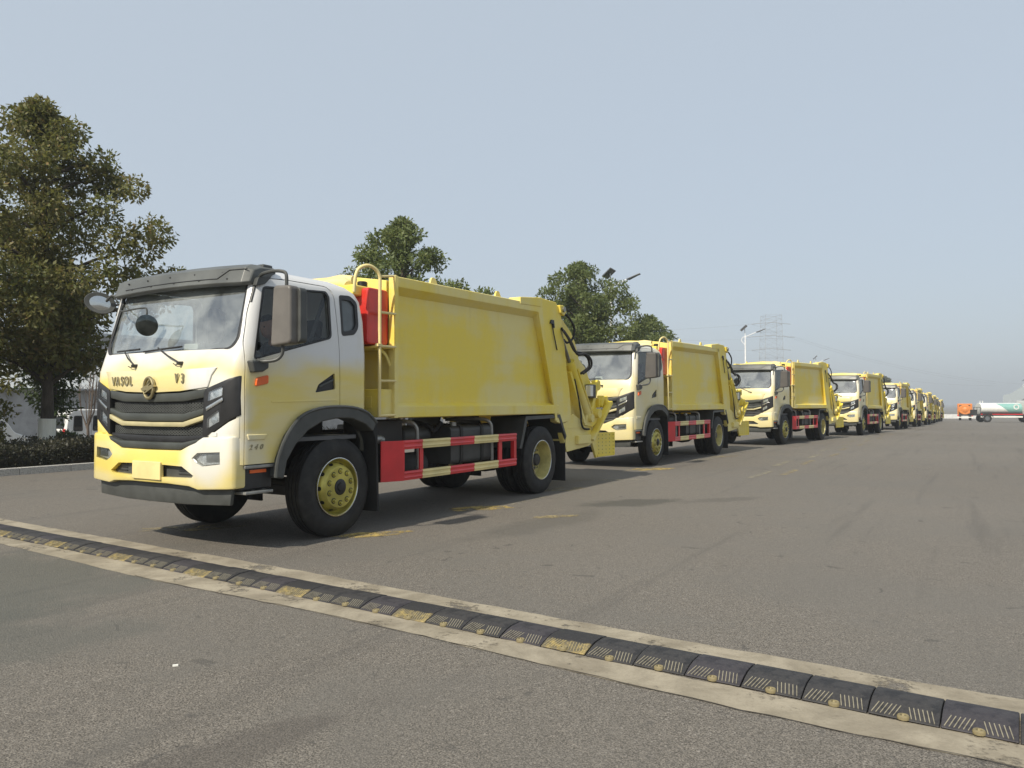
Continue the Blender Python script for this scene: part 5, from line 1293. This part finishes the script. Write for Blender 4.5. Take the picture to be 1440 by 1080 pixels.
def tanker():
    T = empty('tanker_truck', (58.3, 98.4, 0), (0, 0, R(-8))); T.location.z = ground_z(61, 98); tag(T, 'white tanker truck with a green swoosh parked across the far yard', 'tanker truck')
    # local x to the right along its length
    ov = [(.95 * math.cos(a), .72 * math.sin(a) + 1.75) for a in np.linspace(0, 2 * math.pi, 28, endpoint=False)]
    tk = MB().prism(ov, 'x', 1.3, 6.1).build('tank', 'tank_white', T, bevel=.05, smooth=50)
    # swoosh: green skin pieces over the near side
    def skin(f0, f1, name, mat, r=.012):
        m = MB(); vv = []; xs = np.linspace(3.2, 6.08, 18)
        for x in xs:
            for k in range(9):
                a = math.pi + f0(x) + (f1(x) - f0(x)) * k / 8; vv.append((x, (0, 0, 0)[0] + (.95 + r) * math.sin(a - math.pi / 2 - math.pi) if False else -(.95 + r) * math.cos(a - math.pi), (.72 + r) * math.sin(a - math.pi) * 1 + 1.75))
        m.add(vv, [(i * 9 + k, i * 9 + k + 1, (i + 1) * 9 + k + 1, (i + 1) * 9 + k) for i in range(17) for k in range(8)]); return m.build(name, mat, tk, smooth=60)
    skin(lambda x: max(-.75, .9 - (x - 3.2) * 1.1), lambda x: 1.0, 'green_swoosh', 'tank_green')
    MB().lathe([(.20, 0), (.34, 0), (.34, -.006), (.20, -.006)], (5.35, -.985, 1.95), 24, closed=True).build('tank_emblem', 'tank_white', tk)
    MB().box(.4, 6.3, -.85, .85, .85, 1.05).build('chassis', 'far_black', T)
    MB().box(1.2, 6.1, -.97, -.90, .62, .80).build('side_guard', 'paper_white', T); MB().box(1.2, 6.1, -.96, -.92, .98, 1.08).build('side_rail', 'red_paint', T)
    pf = MB().box(.35, 1.25, -.9, .9, .85, .95).build('rear_platform', 'far_black', T)
    for x in (.4, .8, 1.2): MB().tube([(x, -.85, .95), (x, -.85, 1.9)], .03, 6).build('railing_post', 'far_black', pf)
    MB().tube([(.4, -.85, 1.9), (1.2, -.85, 1.9)], .03, 6).build('railing', 'far_black', pf)
    MB().box(.5, 1.0, -.4, .4, .95, 1.6).build('pump', 'far_black', pf)
    for x in (1.45, 1.75): MB().tube([(x, -.2, 2.4), (x, -.2, 2.75)], .05, 8).build('vent', 'tank_white', tk)
    cb = MB().prism([(6.35, .8), (6.35, 2.75), (8.2, 2.75), (8.45, 1.9), (8.5, .6), (7.9, .6)], 'y', -1.1, 1.1).build('cab', 'tank_white', T, bevel=.06)
    MB().prism([(6.55, 1.95), (6.55, 2.5), (7.9, 2.5), (8.1, 1.95)], 'y', -1.115, -1.09).build('cab_window', 'pane_dark', cb)
    MB().box(8.44, 8.52, -1.0, 1.0, 1.95, 2.6).build('windshield', 'pane_dark', cb)
    for x in (1.95, 7.0):
        for sy in (-1, 1):
            w = MB().lathe([(.28, 0), (.48, -.01), (.52, .03), (.52, .25), (.48, .28), (.28, .28)], (x, sy * 1.02 - (0 if sy < 0 else .28), .52), 24, closed=True).build('wheel', 'tyre_rubber', T); MB().lathe([(.28, .02), (.2, .08), (.1, .06), (0, .05)], (x, sy * 1.02 - (0 if sy < 0 else .28), .52), 20).build('rim', 'lamp_grey', w)
        MB().prism([(x - .7, .7), (x - .5, 1.12), (x + .5, 1.12), (x + .7, .7), (x + .62, .7), (x + .44, 1.06), (x - .44, 1.06), (x - .62, .7)], 'y', -1.05, -.6).build('mudguard', 'far_black', T)
tanker()
def orange_truck():
    T = empty('orange_tank_truck', (74.3, 126.0, ground_z(74.3, 126)), (0, 0, R(-30))); tag(T, 'orange tank truck seen from behind, left of the white tanker', 'tank truck')
    ov = [(.95 * math.cos(a), .80 * math.sin(a) + 1.75) for a in np.linspace(0, 2 * math.pi, 24, endpoint=False)]
    tk = MB().prism([(p[0], p[1]) for p in ov], 'y', 0, 4.5).build('tank', 'tank_orange', T, bevel=.08, smooth=50)
    MB().lathe([(.42, 0), (.42, -.06), (.36, -.1), (0, -.12)], (0, 0, 1.75), 20).build('end_hatch', 'tank_orange', tk)
    MB().box(-.5, .5, -.06, .0, 1.70, 1.76).build('hatch_bar', 'far_black', tk)
    MB().box(-1.05, 1.05, -.3, 4.6, .75, 1.0).build('chassis', 'far_black', T, bevel=.02)
    MB().box(-1.1, 1.1, -.4, -.32, .45, .6).build('rear_bumper', 'paper_white', T)
    for x in (-1.0, 1.0): MB().box(x - .06, x + .06, -.36, -.3, .65, 1.9).build('rear_post', 'tank_orange', T); MB().box(x - .14, x + .14, -.38, -.33, .75, .9).build('tail_lamp', 'red_paint', T)
    for y in (.6, 3.9, 5.6):
        for sx in (-1, 1):
            if y == 3.9: continue
            MB().lathe([(.28, 0), (.48, 0), (.52, .04), (.52, .3), (.48, .34), (.28, .34)], (sx * .72 - .17, y, .52), 20, 'x', closed=True).build('wheel', 'tyre_rubber', T)
    cb = MB().box(-1.1, 1.1, 4.8, 6.5, .7, 2.75).build('cab', 'tank_orange', T, bevel=.08)
    MB().box(-.8, .8, 4.78, 4.8, 1.9, 2.5).build('rear_window', 'pane_dark', cb)
orange_truck()

# ================================================================ the driver in the lead cab
simple('skin', (.42, .22, .15), .5, var=.1, scale=10); simple('hair_black', (.012, .010, .009), .5, var=.3, scale=30); simple('jacket_dark', (.028, .032, .034), .85, var=.3, scale=8); simple('trousers', (.025, .025, .035), .85); simple('eye_dark', (.02, .015, .012), .2); simple('lip', (.30, .10, .08), .5)
def skinned(name, verts, edges, radii, mat, parent, sub=2, root=0):
    me = bpy.data.meshes.new(name); me.from_pydata([tuple(v) for v in verts], edges, []); o = bpy.data.objects.new(name, me); COL.objects.link(o)
    md = o.modifiers.new('skin', 'SKIN'); 
    if not me.skin_vertices: me.skin_vertices.new()
    for i, r in enumerate(radii):
        me.skin_vertices[0].data[i].radius = (r, r) if not isinstance(r, tuple) else r
        me.skin_vertices[0].data[i].use_root = (i == root)
    sb = o.modifiers.new('sub', 'SUBSURF'); sb.levels = sub; sb.render_levels = sub
    m2 = bpy.data.meshes.new_from_object(o.evaluated_get(bpy.context.evaluated_depsgraph_get())); o.modifiers.clear(); o.data = m2; bpy.data.meshes.remove(me)
    m2.materials.clear(); m2.materials.append(MATS[mat]); m2.polygons.foreach_set('use_smooth', [True] * len(m2.polygons))
    o.parent = parent; return o
def driver():
    # truck-local frame; sits behind the wheel, leaning forward, looking down at it
    D = empty('person'); D.location = truck.location; D.rotation_euler = truck.rotation_euler
    tag(D, 'person in dark jacket leaning forward at the wheel of the lead truck', 'person')
    y = -.52
    hip = Vector((-.20, y, 1.60)); chest = Vector((-.31, y, 1.90)); neck = Vector((-.39, y, 2.06)); head = Vector((-.47, y, 2.19))
    V3 = [hip, (hip + chest) / 2 + Vector((.03, 0, 0)), chest, neck, head + Vector((.02, 0, -.03))]
    Eg = [(0, 1), (1, 2), (2, 3), (3, 4)]; Rr = [(.16, .15), (.15, .135), (.17, .13), .055, .06]
    for sgn in (-1, 1):
        sh = chest + Vector((.0, sgn * .19, .08)); el = Vector((-.47, y + sgn * .27, 1.76)); wr = Vector((-.70, y + sgn * .20, 1.80))
        i = len(V3); V3 += [sh, el, wr, wr + Vector((-.05, 0, .005))]; Eg += [(2, i), (i, i + 1), (i + 1, i + 2), (i + 2, i + 3)]; Rr += [.062, .045, .030, .034]
        kn = Vector((-.62, y + sgn * .13, 1.56)); ft = Vector((-.78, y + sgn * .12, 1.16))
        i = len(V3); V3 += [hip + Vector((-.06, sgn * .10, -.03)), kn, ft]; Eg += [(0, i), (i, i + 1), (i + 1, i + 2)]; Rr += [.085, .06, .042]
    body = skinned('body', V3, Eg, Rr, 'skin', D)
    # head with face, fingers round the rim: joined into the body mesh
    bm = bmesh.new(); bm.from_mesh(body.data)
    hm = bmesh.new(); bmesh.ops.create_uvsphere(hm, u_segments=24, v_segments=18, radius=1)
    tilt = Matrix.Translation(head) @ Matrix.Rotation(R(-18), 4, 'Y')
    for q in hm.verts:
        x, yy, z = q.co; fx = -x
        w = .078 * (1 - .22 * max(0, -z) ** 1.5); q.co = Vector((x * .098 - (.012 if z < -.4 and fx > 0 else 0), yy * w, z * .122))
        if fx > .8 and -.45 < z < .25 and abs(yy) < .22: q.co.x -= .022 * (1 - abs(yy) / .22) * (1 - (z + .1) * .6 if z > -.25 else .9)      # nose
        if fx > .6 and .12 < z < .32 and .15 < abs(yy) < .55: q.co.x += .010                                                             # eye sockets
        if fx > .7 and -.62 < z < -.50 and abs(yy) < .35: q.co.x -= .006                                                                # lips
    ear = []
    hm.transform(tilt); tmp = bpy.data.meshes.new('h'); hm.to_mesh(tmp); hm.free(); bm.from_mesh(tmp); bpy.data.meshes.remove(tmp)
    def addmb(mb):
        t = bpy.data.meshes.new('t'); t.from_pydata(mb.v, [], mb.f); bm.from_mesh(t); bpy.data.meshes.remove(t)
    for sgn in (-1, 1):
        e = MB().lathe([(0, -.008), (.022, -.006), (.026, .003), (.012, .006), (0, .004)], (0, 0, 0), 12); e.v = [tuple(tilt @ Vector((p[0] * .75 + .01, p[1] + sgn * .080, p[2] * 1.25 - .005))) for p in e.v]; addmb(e)
        hx = Vector((-.755, y + sgn * .20, 1.805))
        for k in range(4):
            z = .03 - k * .02; l = (.9, 1.0, .95, .75)[k]
            addmb(MB().tube([hx + Vector((.03, 0, z)), hx + Vector((-.02 * l, -sgn * .005, z)), hx + Vector((-.035 * l, -sgn * .03 * l, z)), hx + Vector((-.012, -sgn * .05 * l, z))], [.009, .009, .008, .007], 7))
        addmb(MB().tube([hx + Vector((.05, -sgn * .015, .015)), hx + Vector((.03, -sgn * .04, .035)), hx + Vector((.0, -sgn * .05, .045))], [.011, .010, .008], 7))
    bmesh.ops.recalc_face_normals(bm, faces=bm.faces); bm.to_mesh(body.data); bm.free(); body.data.polygons.foreach_set('use_smooth', [True] * len(body.data.polygons))
    for sgn in (-1, 1):
        e = MB().lathe([(0, -.01), (.010, -.004), (.011, .002)], (0, 0, 0), 10, 'x'); e.v = [tuple(tilt @ Vector((p[0] - .083, p[1] + sgn * .030, p[2] * .6 + .020))) for p in e.v]; e.build('eye', 'eye_dark', D)
    # short hair cap
    hb = bmesh.new(); bmesh.ops.create_uvsphere(hb, u_segments=24, v_segments=16, radius=1)
    rnd = random.Random(2)
    bmesh.ops.delete(hb, geom=[q for q in hb.verts if q.co.z < (.42 if q.co.x < -.2 else -.25) or (q.co.x < -.75 and q.co.z < .55)], context='VERTS')
    for q in hb.verts: q.co = Vector((q.co.x * .106 + .004, q.co.y * .086, q.co.z * .131 + rnd.uniform(-.003, .004)))
    hb.transform(tilt); finish(hb, 'hair', 'hair_black', D, 60)
    V4 = V3[:3] + [neck + Vector((.01, 0, -.03))]; E4 = [(0, 1), (1, 2), (2, 3)]; R4 = [(.18, .17), (.172, .155), (.19, .15), (.085, .08)]
    for sgn in (-1, 1):
        sh = chest + Vector((.0, sgn * .19, .08)); el = Vector((-.47, y + sgn * .27, 1.76)); wr = Vector((-.68, y + sgn * .20, 1.80)); i = len(V4)
        V4 += [sh, el, wr]; E4 += [(2, i), (i, i + 1), (i + 1, i + 2)]; R4 += [.085, .062, .045]
    skinned('jacket', V4, E4, R4, 'jacket_dark', D)
    V5 = [hip]; E5 = []; R5 = [(.17, .13)]
    for sgn in (-1, 1):
        i = len(V5); V5 += [hip + Vector((-.06, sgn * .10, -.03)), Vector((-.62, y + sgn * .13, 1.56)), Vector((-.77, y + sgn * .12, 1.20))]; E5 += [(0, i), (i, i + 1), (i + 1, i + 2)]; R5 += [.10, .075, .058]
    skinned('trousers', V5, E5, R5, 'trousers', D)
driver()

# ================================================================ haze
def haze():
    m = bpy.data.materials.new('haze'); m.use_nodes = True; nt = m.node_tree; nt.nodes.clear(); out = nt.nodes.new('ShaderNodeOutputMaterial')
    v = nt.nodes.new('ShaderNodeVolumePrincipled'); v.inputs['Color'].default_value = (.68, .73, .78, 1); v.inputs['Density'].default_value = .0010; v.inputs['Anisotropy'].default_value = .2
    nt.links.new(v.outputs[0], out.inputs['Volume']); MATS['haze'] = m
    o = MB().box(-3200, 3200, -400, 4200, -12, 52).build('haze', 'haze', None, smooth=0); tag(o, kind='stuff'); return o
HZ = haze()
